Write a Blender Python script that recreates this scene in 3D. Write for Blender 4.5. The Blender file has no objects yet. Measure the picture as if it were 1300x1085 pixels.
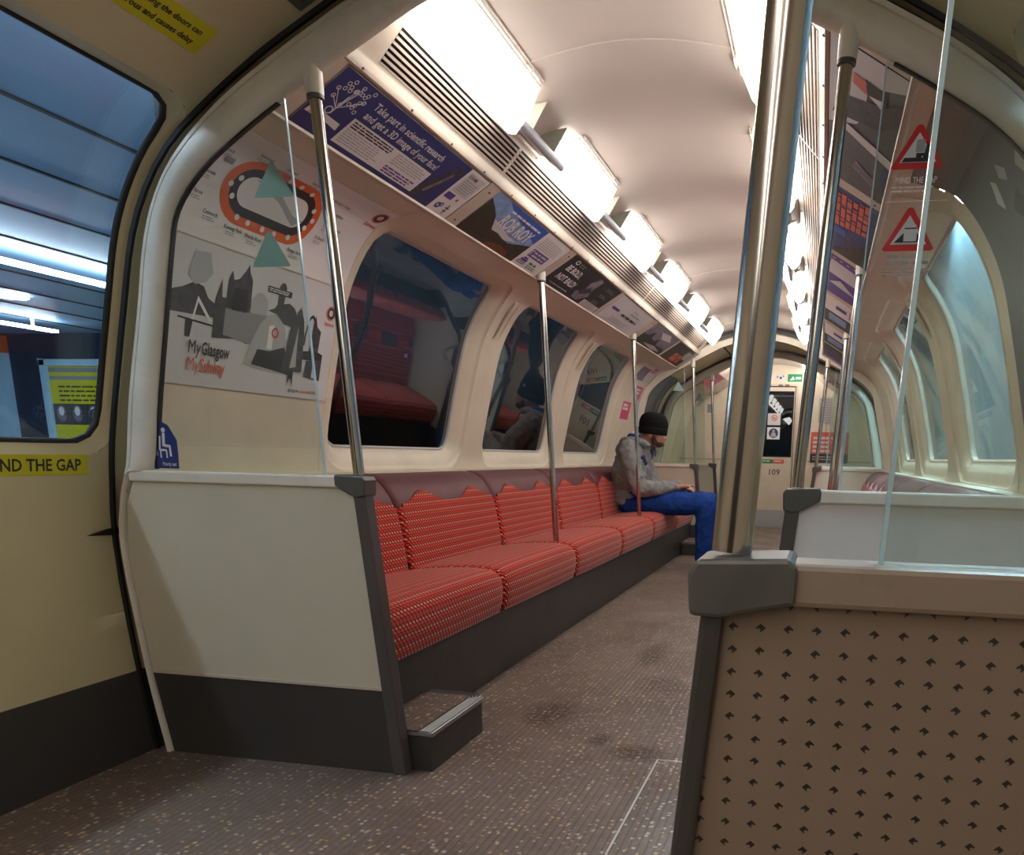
import bpy, bmesh, math, random
from mathutils import Vector, Matrix, geometry
random.seed(7)
PI = math.pi
COL = bpy.context.scene.collection

# ------------------------------------------------------------------ measures
Y0, Y1, Y2, Y3, YE, YB = 0.536, 1.829, 7.304, 8.563, 10.1, -3.8
SEAT_W = (Y2 - Y1) / 6.0
BENCH_W = (Y2 - Y1 - .03) / 6.0

# ------------------------------------------------------------------ materials
def nodes_of(name):
    m = bpy.data.materials.new(name); m.use_nodes = True
    nt = m.node_tree
    return m, nt, nt.nodes['Principled BSDF'], nt.nodes['Material Output']

class NB:
    """small node-expression builder"""
    def __init__(s, nt): s.nt = nt
    def n(s, t): return s.nt.nodes.new(t)
    def link(s, a, b): s.nt.links.new(a, b)
    def m(s, op, a, b=None, c=None):
        n = s.n('ShaderNodeMath'); n.operation = op
        for i, v in enumerate((a, b, c)):
            if v is None: continue
            if isinstance(v, (int, float)): n.inputs[i].default_value = v
            else: s.link(v, n.inputs[i])
        return n.outputs[0]
    def mix(s, f, a, b):
        n = s.n('ShaderNodeMix'); n.data_type = 'RGBA'
        for i, v in ((0, f), (6, a), (7, b)):
            if isinstance(v, (int, float)): n.inputs[i].default_value = v
            elif isinstance(v, tuple): n.inputs[i].default_value = (*v[:3], 1)
            else: s.link(v, n.inputs[i])
        return n.outputs[2]
    def noise(s, scale, detail=3, vec=None, rough=.55):
        n = s.n('ShaderNodeTexNoise'); n.inputs['Scale'].default_value = scale
        n.inputs['Detail'].default_value = detail; n.inputs['Roughness'].default_value = rough
        if vec is not None: s.link(vec, n.inputs['Vector'])
        return n.outputs[0]
    def ramp(s, f, a, b):
        n = s.n('ShaderNodeMapRange'); n.inputs[1].default_value = a; n.inputs[2].default_value = b
        s.link(f, n.inputs[0]); return n.outputs[0]
    def bump(s, h, strength, dist=.002):
        n = s.n('ShaderNodeBump'); n.inputs['Strength'].default_value = strength
        n.inputs['Distance'].default_value = dist; s.link(h, n.inputs['Height']); return n.outputs[0]
    def pos(s):
        g = s.n('ShaderNodeNewGeometry'); return g.outputs['Position']
    def xyz(s, v):
        n = s.n('ShaderNodeSeparateXYZ'); s.link(v, n.inputs[0]); return n.outputs
    def comb(s, x, y, z):
        n = s.n('ShaderNodeCombineXYZ')
        for i, v in enumerate((x, y, z)):
            if isinstance(v, (int, float)): n.inputs[i].default_value = v
            else: s.link(v, n.inputs[i])
        return n.outputs[0]

def mat(name, col, rough=.5, metal=0.0, var=.10, scale=6.0, bump=0.0, bscale=60, dirt=None, spec=.5, coat=0):
    m, nt, b, out = nodes_of(name); e = NB(nt)
    p = e.pos()
    f = e.noise(scale, 4, p)
    f = e.ramp(f, .3, .7)
    dark = tuple(c * (1 - var) for c in col); lite = tuple(min(1, c * (1 + var * .6)) for c in col)
    c = e.mix(f, dark, lite)
    if dirt:
        g = e.ramp(e.noise(scale * 2.7, 6, p, .7), .55, .75)
        c = e.mix(e.m('MULTIPLY', g, dirt), c, tuple(x * .45 for x in col))
    e.link(c, b.inputs['Base Color'])
    b.inputs['Roughness'].default_value = rough; b.inputs['Metallic'].default_value = metal
    b.inputs['Specular IOR Level'].default_value = spec
    b.inputs['Coat Weight'].default_value = coat
    if bump:
        e.link(e.bump(e.noise(bscale, 3, p), bump), b.inputs['Normal'])
    return m

def emit(name, col, strength):
    m, nt, b, out = nodes_of(name)
    b.inputs['Base Color'].default_value = (*col, 1)
    b.inputs['Emission Color'].default_value = (*col, 1)
    b.inputs['Emission Strength'].default_value = strength
    return m

def glass(name, tint, refl=1.0, rough=.0, dirt=.0):
    m, nt, b, out = nodes_of(name); e = NB(nt)
    nt.nodes.remove(b)
    t = e.n('ShaderNodeBsdfTransparent'); t.inputs[0].default_value = (*tint, 1)
    g = e.n('ShaderNodeBsdfGlossy'); g.inputs['Roughness'].default_value = rough
    fr = e.n('ShaderNodeFresnel'); gm = e.n('ShaderNodeNewGeometry')
    e.link(e.m('ADD', e.m('MULTIPLY', gm.outputs['Backfacing'], 1 / 1.5 - 1.5), 1.5), fr.inputs['IOR'])
    f = e.m('MINIMUM', e.m('MULTIPLY', fr.outputs[0], refl), 1.0)
    mx = e.n('ShaderNodeMixShader'); e.link(f, mx.inputs[0]); e.link(t.outputs[0], mx.inputs[1]); e.link(g.outputs[0], mx.inputs[2])
    last = mx.outputs[0]
    if dirt:
        d = e.n('ShaderNodeBsdfDiffuse'); d.inputs[0].default_value = (.6, .63, .62, 1)
        m2 = e.n('ShaderNodeMixShader')
        e.link(e.m('MULTIPLY', e.ramp(e.noise(5, 5, e.pos()), .3, .8), dirt), m2.inputs[0])
        e.link(last, m2.inputs[1]); e.link(d.outputs[0], m2.inputs[2]); last = m2.outputs[0]
    e.link(last, out.inputs['Surface'])
    return m

def band_mat(name, low, high, zc, rough=.4):
    """two-tone laminate: dark kick band below height zc"""
    m, nt, b, out = nodes_of(name); e = NB(nt)
    p = e.pos(); z = e.xyz(p)[2]
    s = e.m('GREATER_THAN', z, zc)
    f = e.ramp(e.noise(3.0, 5, p), .3, .7)
    lo = e.mix(f, tuple(c * .8 for c in low), low); hi = e.mix(f, tuple(c * .9 for c in high), high)
    e.link(e.mix(s, lo, hi), b.inputs['Base Color'])
    b.inputs['Roughness'].default_value = rough
    e.link(e.bump(e.noise(90, 2, p), .05), b.inputs['Normal'])
    return m

M = {}
M['wall'] = mat('cream wall moulding', (.66, .58, .46), .38, var=.08, scale=4, dirt=.15)
M['door'] = band_mat('door yellow cream paint', (.055, .052, .05), (.64, .55, .33), .232, .42)
M['screen'] = band_mat('screen cream laminate', (.055, .05, .048), (.60, .55, .43), .236, .38)
M['ring'] = mat('arch cream paint', (.74, .68, .58), .35, var=.10, scale=7, dirt=.25)
M['ceiling'] = mat('ceiling warm white', (.60, .515, .46), .5, var=.05, scale=3)
M['vest'] = mat('vestibule ceiling olive cream', (.62, .54, .35), .5, var=.08, scale=3)
M['trim'] = mat('cornice cream', (.56, .47, .39), .4, var=.06, scale=8)
M['slat'] = mat('grille slat cream', (.46, .385, .33), .45, var=.05)
M['black'] = mat('black rubber', (.012, .012, .013), .55, var=.2, scale=30)
M['dark'] = mat('dark grey kick panel', (.05, .047, .046), .42, var=.25, scale=5, dirt=.4, bump=.1)
M['postdark'] = mat('charcoal painted post', (.085, .075, .075), .38, var=.15)
M['bracket'] = mat('grey cast bracket', (.10, .102, .095), .42, metal=.25, var=.15, scale=20, bump=.08)
M['steel'] = mat('brushed steel pole', (.50, .48, .45), .17, metal=1.0, var=.08, scale=14)
M['alum'] = mat('aluminium nosing', (.45, .46, .47), .3, metal=.9, var=.1, scale=20)
M['vinyl'] = mat('maroon vinyl', (.125, .036, .042), .5, var=.12, scale=9, bump=.06, bscale=200, spec=.3)
M['lightcap'] = mat('light end cap white', (.72, .70, .66), .35)
M['plate'] = mat('bracket plate grey green', (.36, .36, .30), .4)
M['bar'] = mat('blue grey enamel bar', (.42, .44, .50), .3, var=.06)
M['diff'] = emit('lit diffuser', (1.0, .955, .88), 7.5)
M['edge'] = mat('polished glass edge', (.42, .62, .72), .15, var=.08, spec=.9)
M['glass'] = glass('screen glass', (.90, .95, .92), 1.0, dirt=.06)
M['winglass'] = glass('window glass', (.42, .47, .50), 1.6)
M['winglassR'] = glass('window glass clear', (.90, .95, .97), .9, dirt=.12)  # pale dirt haze strengthened to brighten the right-hand panes
M['doorglass'] = glass('door window glass', (.90, .95, .97), 1.0, dirt=.0)
M['white'] = mat('print white', (.74, .72, .72), .45, var=.02)
M['offwhite'] = mat('print grey white', (.58, .57, .58), .5, var=.03)
M['grey'] = mat('print grey', (.25, .25, .26), .5, var=.05)
M['lgrey'] = mat('print light grey', (.40, .40, .41), .5, var=.05)
M['ink'] = mat('print black', (.022, .022, .026), .45, var=.1)
M['navy'] = mat('print navy', (.02, .035, .16), .42, var=.08)
M['blue'] = mat('print blue', (.03, .10, .42), .42, var=.1)
M['sky'] = mat('print sky blue', (.22, .36, .62), .45, var=.35, scale=30)
M['purple'] = mat('print purple', (.09, .04, .28), .45, var=.1)
M['orange'] = mat('print orange', (.72, .13, .03), .45, var=.05)
M['red'] = mat('print red', (.62, .02, .025), .4, var=.05)
M['redtxt'] = mat('print coral red', (.62, .12, .07), .45, var=.05)
M['pink'] = mat('print magenta', (.62, .04, .17), .45, var=.06)
M['green'] = mat('print green', (.02, .24, .11), .45, var=.05)
M['palegreen'] = mat('sticker back pale green', (.34, .45, .41), .5, var=.12)
M['yellow'] = mat('print yellow', (.62, .55, .01), .45, var=.06, scale=10)
M['hill'] = mat('print dark hillside', (.035, .032, .02), .5, var=.5, scale=60)
M['rust'] = mat('print rust heather', (.17, .045, .02), .5, var=.6, scale=90)
M['photo'] = mat('print photo grey', (.055, .055, .062), .5, var=.5, scale=45)
M['photo2'] = mat('print photo mauve', (.22, .18, .24), .5, var=.5, scale=30)
M['darkposter'] = mat('print slate', (.075, .08, .09), .4, var=.25, scale=8)

def mk_moquette():
    m, nt, b, out = nodes_of('red moquette'); e = NB(nt)
    uvn = e.n('ShaderNodeUVMap'); x = e.xyz(uvn.outputs[0])
    u, v = x[0], x[1]
    CU, CV = .0190, .0108
    row = e.m('FLOOR', e.m('DIVIDE', v, CV))
    par = e.m('MULTIPLY', e.m('FLOORED_MODULO', row, 2.0), .5)
    fu = e.m('SUBTRACT', e.m('FRACT', e.m('ADD', e.m('DIVIDE', u, CU), par)), .5)
    fv = e.m('SUBTRACT', e.m('FRACT', e.m('DIVIDE', v, CV)), .5)
    # slanted ellipse distance
    fs = e.m('ADD', fu, e.m('MULTIPLY', fv, .28))
    d = e.m('SQRT', e.m('ADD', e.m('POWER', e.m('DIVIDE', fs, .40), 2.0), e.m('POWER', e.m('DIVIDE', fv, .52), 2.0)))
    body = e.ramp(d, 1.12, .72)
    third = e.m('LESS_THAN', e.m('FLOORED_MODULO', row, 3.0), .5)
    dw = e.m('SQRT', e.m('ADD', e.m('POWER', e.m('DIVIDE', fs, .24), 2.0), e.m('POWER', e.m('DIVIDE', fv, .40), 2.0)))
    dash = e.m('MULTIPLY', e.ramp(dw, 1.15, .75), third)
    alt = e.m('LESS_THAN', e.m('FLOORED_MODULO', row, 3.0), 1.5)
    redc = e.mix(alt, (.80, .070, .026), (.62, .040, .022))
    c = e.mix(body, (.10, .006, .010), redc)
    c = e.mix(dash, c, (.68, .38, .24))
    p = e.pos()
    c = e.mix(e.m('MULTIPLY', e.ramp(e.noise(7, 4, p), .45, .75), .22), c, (.36, .05, .04))
    e.link(c, b.inputs['Base Color']); b.inputs['Roughness'].default_value = .85
    b.inputs['Sheen Weight'].default_value = .25; b.inputs['Sheen Roughness'].default_value = .4
    b.inputs['Specular IOR Level'].default_value = .2
    e.link(e.bump(e.m('ADD', body, e.noise(700, 2, p)), .35, .001), b.inputs['Normal'])
    return m
M['moq'] = mk_moquette()

def mk_floor(name, step=False):
    m, nt, b, out = nodes_of(name); e = NB(nt)
    p = e.pos(); x = e.xyz(p)
    rib = e.m('PINGPONG', e.m('ADD', x[0], 5.0), .0095)
    ribn = e.ramp(rib, .0008, .0035)
    n1 = e.ramp(e.noise(2.2, 5, p), .3, .7)
    c = e.mix(n1, (.130, .086, .064), (.205, .145, .112))
    n2 = e.ramp(e.noise(38, 4, p, .7), .42, .68)
    c = e.mix(e.m('MULTIPLY', n2, .45), c, (.26, .20, .185))
    vo = e.n('ShaderNodeTexVoronoi'); vo.inputs['Scale'].default_value = 62; e.link(p, vo.inputs['Vector'])
    sp = e.ramp(vo.outputs['Distance'], .36, .24)
    col = e.xyz(vo.outputs['Color'])
    pick = e.m('GREATER_THAN', col[0], .50)
    spc = e.mix(e.m('GREATER_THAN', col[1], .5), (.52, .34, .16), (.52, .46, .40))
    c = e.mix(e.m('MULTIPLY', sp, pick), c, spc)
    c = e.mix(e.m('MULTIPLY', e.m('SUBTRACT', 1.0, ribn), .42), c, (.05, .036, .033))
    for (sx, sy, rx, ry) in ((-.25, 2.41, .09, .15), (.05, 2.83, .10, .14), (-.08, 3.3, .07, .22), (.12, 2.12, .10, .07), (-.02, 2.2, .04, .06)):
        dd = e.m('SQRT', e.m('ADD', e.m('POWER', e.m('DIVIDE', e.m('SUBTRACT', x[0], sx), rx), 2.0), e.m('POWER', e.m('DIVIDE', e.m('SUBTRACT', x[1], sy), ry), 2.0)))
        bl = e.m('MULTIPLY', e.ramp(dd, 1.2, .5), e.ramp(e.noise(75, 3, p), .44, .50))
        c = e.mix(e.m('MULTIPLY', bl, .95), c, (.045, .018, .008))
    e.link(c, b.inputs['Base Color'])
    e.link(e.ramp(e.noise(3, 2, p), -0.1, 1.1), b.inputs['Roughness'])
    b.inputs['Specular IOR Level'].default_value = .45
    e.link(e.bump(e.m('ADD', ribn, e.m('MULTIPLY', n2, .3)), .25, .002), b.inputs['Normal'])
    return m
M['floor'] = mk_floor('ribbed speckled floor')

def mk_dots():
    m, nt, b, out = nodes_of('dotted brown laminate'); e = NB(nt)
    p = e.pos(); x = e.xyz(p)
    CX, CZ = .0188, .0161
    ux = e.m('DIVIDE', e.m('ADD', x[0], 3.0), CX); uz = e.m('DIVIDE', e.m('ADD', x[2], 3.0), CZ)
    fx = e.m('SUBTRACT', e.m('FRACT', ux), .5); fz = e.m('SUBTRACT', e.m('FRACT', uz), .5)
    dm = e.m('ADD', e.m('ABSOLUTE', fx), e.m('ABSOLUTE', fz))
    body = e.m('LESS_THAN', dm, .185)
    alt = e.m('SUBTRACT', e.m('MULTIPLY', e.m('FLOORED_MODULO', e.m('ADD', e.m('FLOOR', ux), e.m('FLOOR', uz)), 2.0), .14), .07)
    nx = e.m('ADD', fx, alt)
    notch = e.m('ADD', e.m('ABSOLUTE', nx), e.m('ABSOLUTE', e.m('ADD', fz, .09)))
    cut = e.m('GREATER_THAN', notch, .085)
    d = e.m('MULTIPLY', body, cut)
    n = e.ramp(e.noise(4, 5, p), .3, .7)
    base = e.mix(n, (.20, .152, .112), (.235, .18, .133))
    e.link(e.mix(d, base, (.018, .014, .014)), b.inputs['Base Color'])
    b.inputs['Roughness'].default_value = .45
    return m
M['dots'] = mk_dots()
M['pale'] = band_mat('brightened screen laminate', (.055, .05, .048), (.74, .71, .69), .236, .35)  # lighter copy of the screen laminate, painting the light on the right screen
M['railtan'] = mat('tan rail paint', (.25, .20, .155), .4, var=.1, scale=8, dirt=.3)

# ------------------------------------------------------------------ mesh helper
class MB:
    def __init__(s): s.v = []; s.f = []; s.mi = []; s.uv = {}
    def add(s, vs, fs, mi=0, uvs=None):
        o = len(s.v); s.v += [tuple(v) for v in vs]
        for k, f in enumerate(fs):
            if uvs: s.uv[len(s.f)] = [uvs[i] for i in f]
            s.f.append([i + o for i in f]); s.mi.append(mi if not isinstance(mi, list) else mi[k])
        return s
    def box(s, x0, x1, y0, y1, z0, z1, mi=0):
        v = [(x, y, z) for x in (x0, x1) for y in (y0, y1) for z in (z0, z1)]
        return s.add(v, [(0, 1, 3, 2), (4, 6, 7, 5), (0, 4, 5, 1), (2, 3, 7, 6), (0, 2, 6, 4), (1, 5, 7, 3)], mi)
    def prism(s, poly, d0, d1, fn, mi=0):
        """poly in 2D; fn(a,b,d)->3D; extruded between d0 and d1"""
        n = len(poly)
        v = [fn(a, b, d0) for a, b in poly] + [fn(a, b, d1) for a, b in poly]
        tris = geometry.tessellate_polygon([[Vector((a, b, 0)) for a, b in poly]])
        f = [tuple(t) for t in tris] + [tuple(i + n for i in reversed(t)) for t in tris]
        f += [(i, (i + 1) % n, (i + 1) % n + n, i + n) for i in range(n)]
        return s.add(v, f, mi)
    def tube(s, pts, r, n=16, mi=0, caps=True):
        pts = [Vector(p) for p in pts]; rs = r if isinstance(r, (list, tuple)) else [r] * len(pts)
        v = []; f = []
        up = None
        for k, p in enumerate(pts):
            t = (pts[min(k + 1, len(pts) - 1)] - pts[max(k - 1, 0)]).normalized()
            if up is None:
                up = t.orthogonal().normalized()
            a = (up - t * up.dot(t)).normalized(); up = a; b = t.cross(a)
            for j in range(n):
                q = 2 * PI * j / n
                v.append(p + (a * math.cos(q) + b * math.sin(q)) * rs[k])
        for k in range(len(pts) - 1):
            for j in range(n):
                f.append((k * n + j, k * n + (j + 1) % n, (k + 1) * n + (j + 1) % n, (k + 1) * n + j))
        if caps:
            f.append(tuple(reversed(range(n)))); f.append(tuple((len(pts) - 1) * n + j for j in range(n)))
        return s.add(v, f, mi)
    def strip(s, rows, mi=0, closed=False, uvs=None):
        """rows: list of equal-length point rows -> quad grid"""
        n = len(rows[0]); v = [p for r in rows for p in r]; f = []
        for k in range(len(rows) - 1):
            for j in range(n if closed else n - 1):
                f.append((k * n + j, k * n + (j + 1) % n, (k + 1) * n + (j + 1) % n, (k + 1) * n + j))
        u = [p for r in uvs for p in r] if uvs else None
        return s.add(v, f, mi, u)
    def disc(s, c, r, fn, n=20, mi=0, d=0, rx=None):
        pts = [(c[0] + (rx or r) * math.cos(2 * PI * k / n), c[1] + r * math.sin(2 * PI * k / n)) for k in range(n)]
        return s.add([fn(a, b, d) for a, b in pts], [tuple(range(n))], mi)
    def build(s, name, mats, parent=None, smooth=None, bevel=0, merge=1e-5, bseg=2):
        me = bpy.data.meshes.new(name)
        off = Vector(parent.location) if parent else Vector((0, 0, 0))
        if parent and parent.parent: off += Vector(parent.parent.location)
        me.from_pydata([Vector(v) - off for v in s.v], [], s.f)
        for m in (mats if isinstance(mats, (list, tuple)) else [mats]): me.materials.append(M[m] if isinstance(m, str) else m)
        if s.uv:
            l = me.uv_layers.new(name='UVMap')
            for p in me.polygons:
                if p.index in s.uv:
                    for li, c in zip(p.loop_indices, s.uv[p.index]): l.data[li].uv = c
        for p, i in zip(me.polygons, s.mi): p.material_index = i
        bm = bmesh.new(); bm.from_mesh(me)
        if merge: bmesh.ops.remove_doubles(bm, verts=bm.verts, dist=merge)
        bmesh.ops.recalc_face_normals(bm, faces=bm.faces)
        if smooth is not None:
            for f in bm.faces: f.smooth = True
            for ed in bm.edges:
                if len(ed.link_faces) == 2 and ed.calc_face_angle(0) > math.radians(smooth): ed.smooth = False
        bm.to_mesh(me); bm.free()
        o = bpy.data.objects.new(name, me); COL.objects.link(o)
        if parent: o.parent = parent
        if bevel:
            b = o.modifiers.new('edge', 'BEVEL'); b.width = bevel; b.segments = bseg; b.limit_method = 'ANGLE'; b.angle_limit = math.radians(35)
            b.harden_normals = False
        return o

def tag(o, label=None, cat=None, group=None, kind=None):
    if label: o['label'] = label
    if cat: o['category'] = cat
    if group: o['group'] = group
    if kind: o['kind'] = kind
    return o
def empty(name, loc, label=None, cat=None, group=None, kind=None):
    o = bpy.data.objects.new(name, None); o.empty_display_size = .05; COL.objects.link(o); o.location = loc
    return tag(o, label, cat, group, kind)
def clone(root, delta, label=None, group=None):
    r = root.copy(); COL.objects.link(r); r.location = Vector(root.location) + Vector(delta)
    if label: r['label'] = label
    if group: r['group'] = group
    for ch in list(root.children):
        c = ch.copy(); COL.objects.link(c); c.parent = r
        for g in list(ch.children):
            d = g.copy(); COL.objects.link(d); d.parent = c
    return r

# ------------------------------------------------------------------ flat printed matter
_tx = {}
def text_mesh(txt, bold=0.0, shear=0.0):
    k = (txt, bold, shear)
    if k in _tx: return _tx[k]
    cu = bpy.data.curves.new('t', 'FONT'); cu.body = txt; cu.size = 1; cu.resolution_u = 2; cu.offset = bold; cu.shear = shear
    ob = bpy.data.objects.new('t', cu); COL.objects.link(ob)
    bpy.context.view_layer.update()
    me = bpy.data.meshes.new_from_object(ob.evaluated_get(bpy.context.evaluated_depsgraph_get()))
    vs = [(v.co.x, v.co.y) for v in me.vertices]; fs = [tuple(p.vertices) for p in me.polygons]
    bpy.data.objects.remove(ob); bpy.data.curves.remove(cu); bpy.data.meshes.remove(me)
    _tx[k] = (vs, fs); return _tx[k]

class Print:
    """a printed sheet: fn(a,b,d) maps reading coords to 3D, d out of the surface"""
    def __init__(s, fn, mats, step=.04): s.m = MB(); s.fn = fn; s.mats = mats; s.step = step; s.lay = .0012
    def mi(s, k): 
        if k not in s.mats: s.mats.append(k)
        return s.mats.index(k)
    def rect(s, a0, b0, a1, b1, k, layer=1):
        na = max(1, int(abs(a1 - a0) / s.step)); nb = max(1, int(abs(b1 - b0) / s.step)); d = s.lay + .0004 * layer
        rows = [[s.fn(a0 + (a1 - a0) * i / na, b0 + (b1 - b0) * j / nb, d) for i in range(na + 1)] for j in range(nb + 1)]
        s.m.strip(rows, s.mi(k))
    def card(s, a0, b0, a1, b1, k, th=.0012):
        na = max(1, int(abs(a1 - a0) / s.step)); nb = max(1, int(abs(b1 - b0) / s.step))
        A = [a0 + (a1 - a0) * i / na for i in range(na + 1)]; B = [b0 + (b1 - b0) * j / nb for j in range(nb + 1)]
        s.m.strip([[s.fn(a, b, th) for a in A] for b in B], s.mi(k))
        per = [(a, b0) for a in A] + [(a1, b) for b in B[1:]] + [(a, b1) for a in A[::-1][1:]] + [(a0, b) for b in B[::-1][1:]]
        s.m.strip([[s.fn(a, b, -.0005) for a, b in per], [s.fn(a, b, th) for a, b in per]], s.mi(k))
        s.lay = th
    def poly(s, pts, k, layer=2):
        d = s.lay + .0004 * layer
        tris = geometry.tessellate_polygon([[Vector((a, b, 0)) for a, b in pts]])
        todo = [tuple(pts[i] for i in t) for t in tris]; k_ = s.mi(k); out = []
        while todo:
            t = todo.pop(); L = [math.dist(t[i], t[(i + 1) % 3]) for i in range(3)]; i = L.index(max(L))
            if s.step < .2 and L[i] > max(.014, s.step * .9) and len(out) < 4000:
                a, b, c = t[i], t[(i + 1) % 3], t[(i + 2) % 3]; m = ((a[0] + b[0]) / 2, (a[1] + b[1]) / 2)
                todo += [(a, m, c), (m, b, c)]
            else: out.append(t)
        s.m.add([s.fn(a, b, d) for t in out for a, b in t], [(3 * j, 3 * j + 1, 3 * j + 2) for j in range(len(out))], k_)
    def disc(s, a, b, r, k, layer=3, n=20, ra=None):
        s.poly([(a + (ra or r) * math.cos(2 * PI * j / n), b + r * math.sin(2 * PI * j / n)) for j in range(n)], k, layer)
    def line(s, a0, b0, a1, b1, w, k, layer=3):
        dx, dy = a1 - a0, b1 - b0; l = math.hypot(dx, dy) or 1; nx, ny = -dy / l * w / 2, dx / l * w / 2
        s.poly([(a0 + nx, b0 + ny), (a1 + nx, b1 + ny), (a1 - nx, b1 - ny), (a0 - nx, b0 - ny)], k, layer)
    def ring(s, a, b, r0, r1, k, layer=3, n=24, sx=1.0):
        d = s.lay + .0004 * layer
        rows = [[s.fn(a + r * sx * math.cos(2 * PI * j / n), b + r * math.sin(2 * PI * j / n), d) for j in range(n + 1)] for r in (r0, r1)]
        s.m.strip(rows, s.mi(k))
    def text(s, t, a, b, size, k, layer=4, xs=1.0, align='l', bold=0.0, shear=0.0, rot=0.0):
        vs, fs = text_mesh(t, bold, shear); d = s.lay + .0004 * layer
        w = max(v[0] for v in vs) if vs else 0
        off = {'l': 0, 'c': -w / 2, 'r': -w}[align]
        cr, sr = math.cos(rot), math.sin(rot); P = []
        for x, y in vs:
            x = (x + off) * size * xs; y = y * size
            P.append(s.fn(a + x * cr - y * sr, b + x * sr + y * cr, d))
        s.m.add(P, fs, s.mi(k))
    def lines(s, a0, b1, a1, n, gap, h, k, layer=3, ragged=.3, rnd=None):
        r = rnd or random
        for i in range(n):
            e = a1 - (a1 - a0) * r.random() * ragged
            x = a0; bb = b1 - i * gap
            while x < e - .004:
                w = min(e - x, (.012 + .03 * r.random()) * (h / .005))
                s.rect(x, bb - h, x + w, bb, k, layer); x += w + h * .9
    def build(s, name, parent=None): return s.m.build(name, s.mats, parent, merge=0)

# ------------------------------------------------------------------ profiles
def catmull(P, n=6):
    out = []
    for i in range(len(P) - 1):
        p0 = P[max(i - 1, 0)]; p1 = P[i]; p2 = P[i + 1]; p3 = P[min(i + 2, len(P) - 1)]
        for k in range(n):
            t = k / n
            out.append(tuple(.5 * ((2 * p1[c]) + (-p0[c] + p2[c]) * t + (2 * p0[c] - 5 * p1[c] + 4 * p2[c] - p3[c]) * t * t + (-p0[c] + 3 * p1[c] - 3 * p2[c] + p3[c]) * t ** 3) for c in range(len(p1))))
    out.append(tuple(P[-1])); return out

class Prof:
    def __init__(s, pts):
        s.p = catmull(pts, 6); s.u = [0]
        for a, b in zip(s.p, s.p[1:]): s.u.append(s.u[-1] + math.hypot(b[0] - a[0], b[1] - a[1]))
        s.L = s.u[-1]
    def at(s, u):
        u = min(max(u, 0), s.L - 1e-9); lo, hi = 0, len(s.u) - 1
        while hi - lo > 1:
            m = (lo + hi) // 2
            if s.u[m] <= u: lo = m
            else: hi = m
        t = (u - s.u[lo]) / (s.u[hi] - s.u[lo]); a, b = s.p[lo], s.p[hi]
        return a[0] + (b[0] - a[0]) * t, a[1] + (b[1] - a[1]) * t
    def nrm(s, u):
        a = s.at(max(u - .02, 0)); b = s.at(min(u + .02, s.L - 1e-6)); dx, dz = b[0] - a[0], b[1] - a[1]; l = math.hypot(dx, dz)
        return -dz / l, dx / l
    def uz(s, z):
        for (a, b, ua, ub) in zip(s.p, s.p[1:], s.u, s.u[1:]):
            if a[1] <= z <= b[1]: return ua + (ub - ua) * (z - a[1]) / (b[1] - a[1] + 1e-12)
        return s.L
    def map(s, side):
        def fn(y, u, d=0.0):
            x, z = s.at(u); nx, nz = s.nrm(u)
            return (side * (x + nx * d), y, z + nz * d)
        return fn

WALL = Prof([(1.17, 0), (1.195, .30), (1.205, .55), (1.20, .77), (1.19, .86), (1.163, .983), (1.117, 1.175), (1.066, 1.358), (1.005, 1.48), (.94, 1.562), (.885, 1.597), (.82, 1.614), (.745, 1.628)])
DOORP = Prof([(1.24, 0), (1.268, .234), (1.285, .45), (1.29, .62), (1.275, .76), (1.262, .85), (1.23, .983), (1.178, 1.175), (1.125, 1.358), (1.06, 1.48), (.98, 1.571), (.86, 1.657), (.72, 1.74), (.60, 1.80), (.45, 1.87), (.30, 1.915), (.15, 1.943), (0, 1.955)])

def rray(th, l, r, b, t, rad):
    """distance from the origin to a rounded rectangle [-l,r]x[-b,t] in direction th"""
    c, s_ = math.cos(th), math.sin(th); lo, hi = 0, 5
    def inside(x, y):
        if not (-l <= x <= r and -b <= y <= t): return False
        cx = min(max(x, -l + rad), r - rad); cy = min(max(y, -b + rad), t - rad)
        return rad == 0 or (x - cx) ** 2 + (y - cy) ** 2 <= rad * rad + 1e-12
    for _ in range(36):
        m = (lo + hi) / 2
        if inside(c * m, s_ * m): lo = m
        else: hi = m
    return lo

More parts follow.
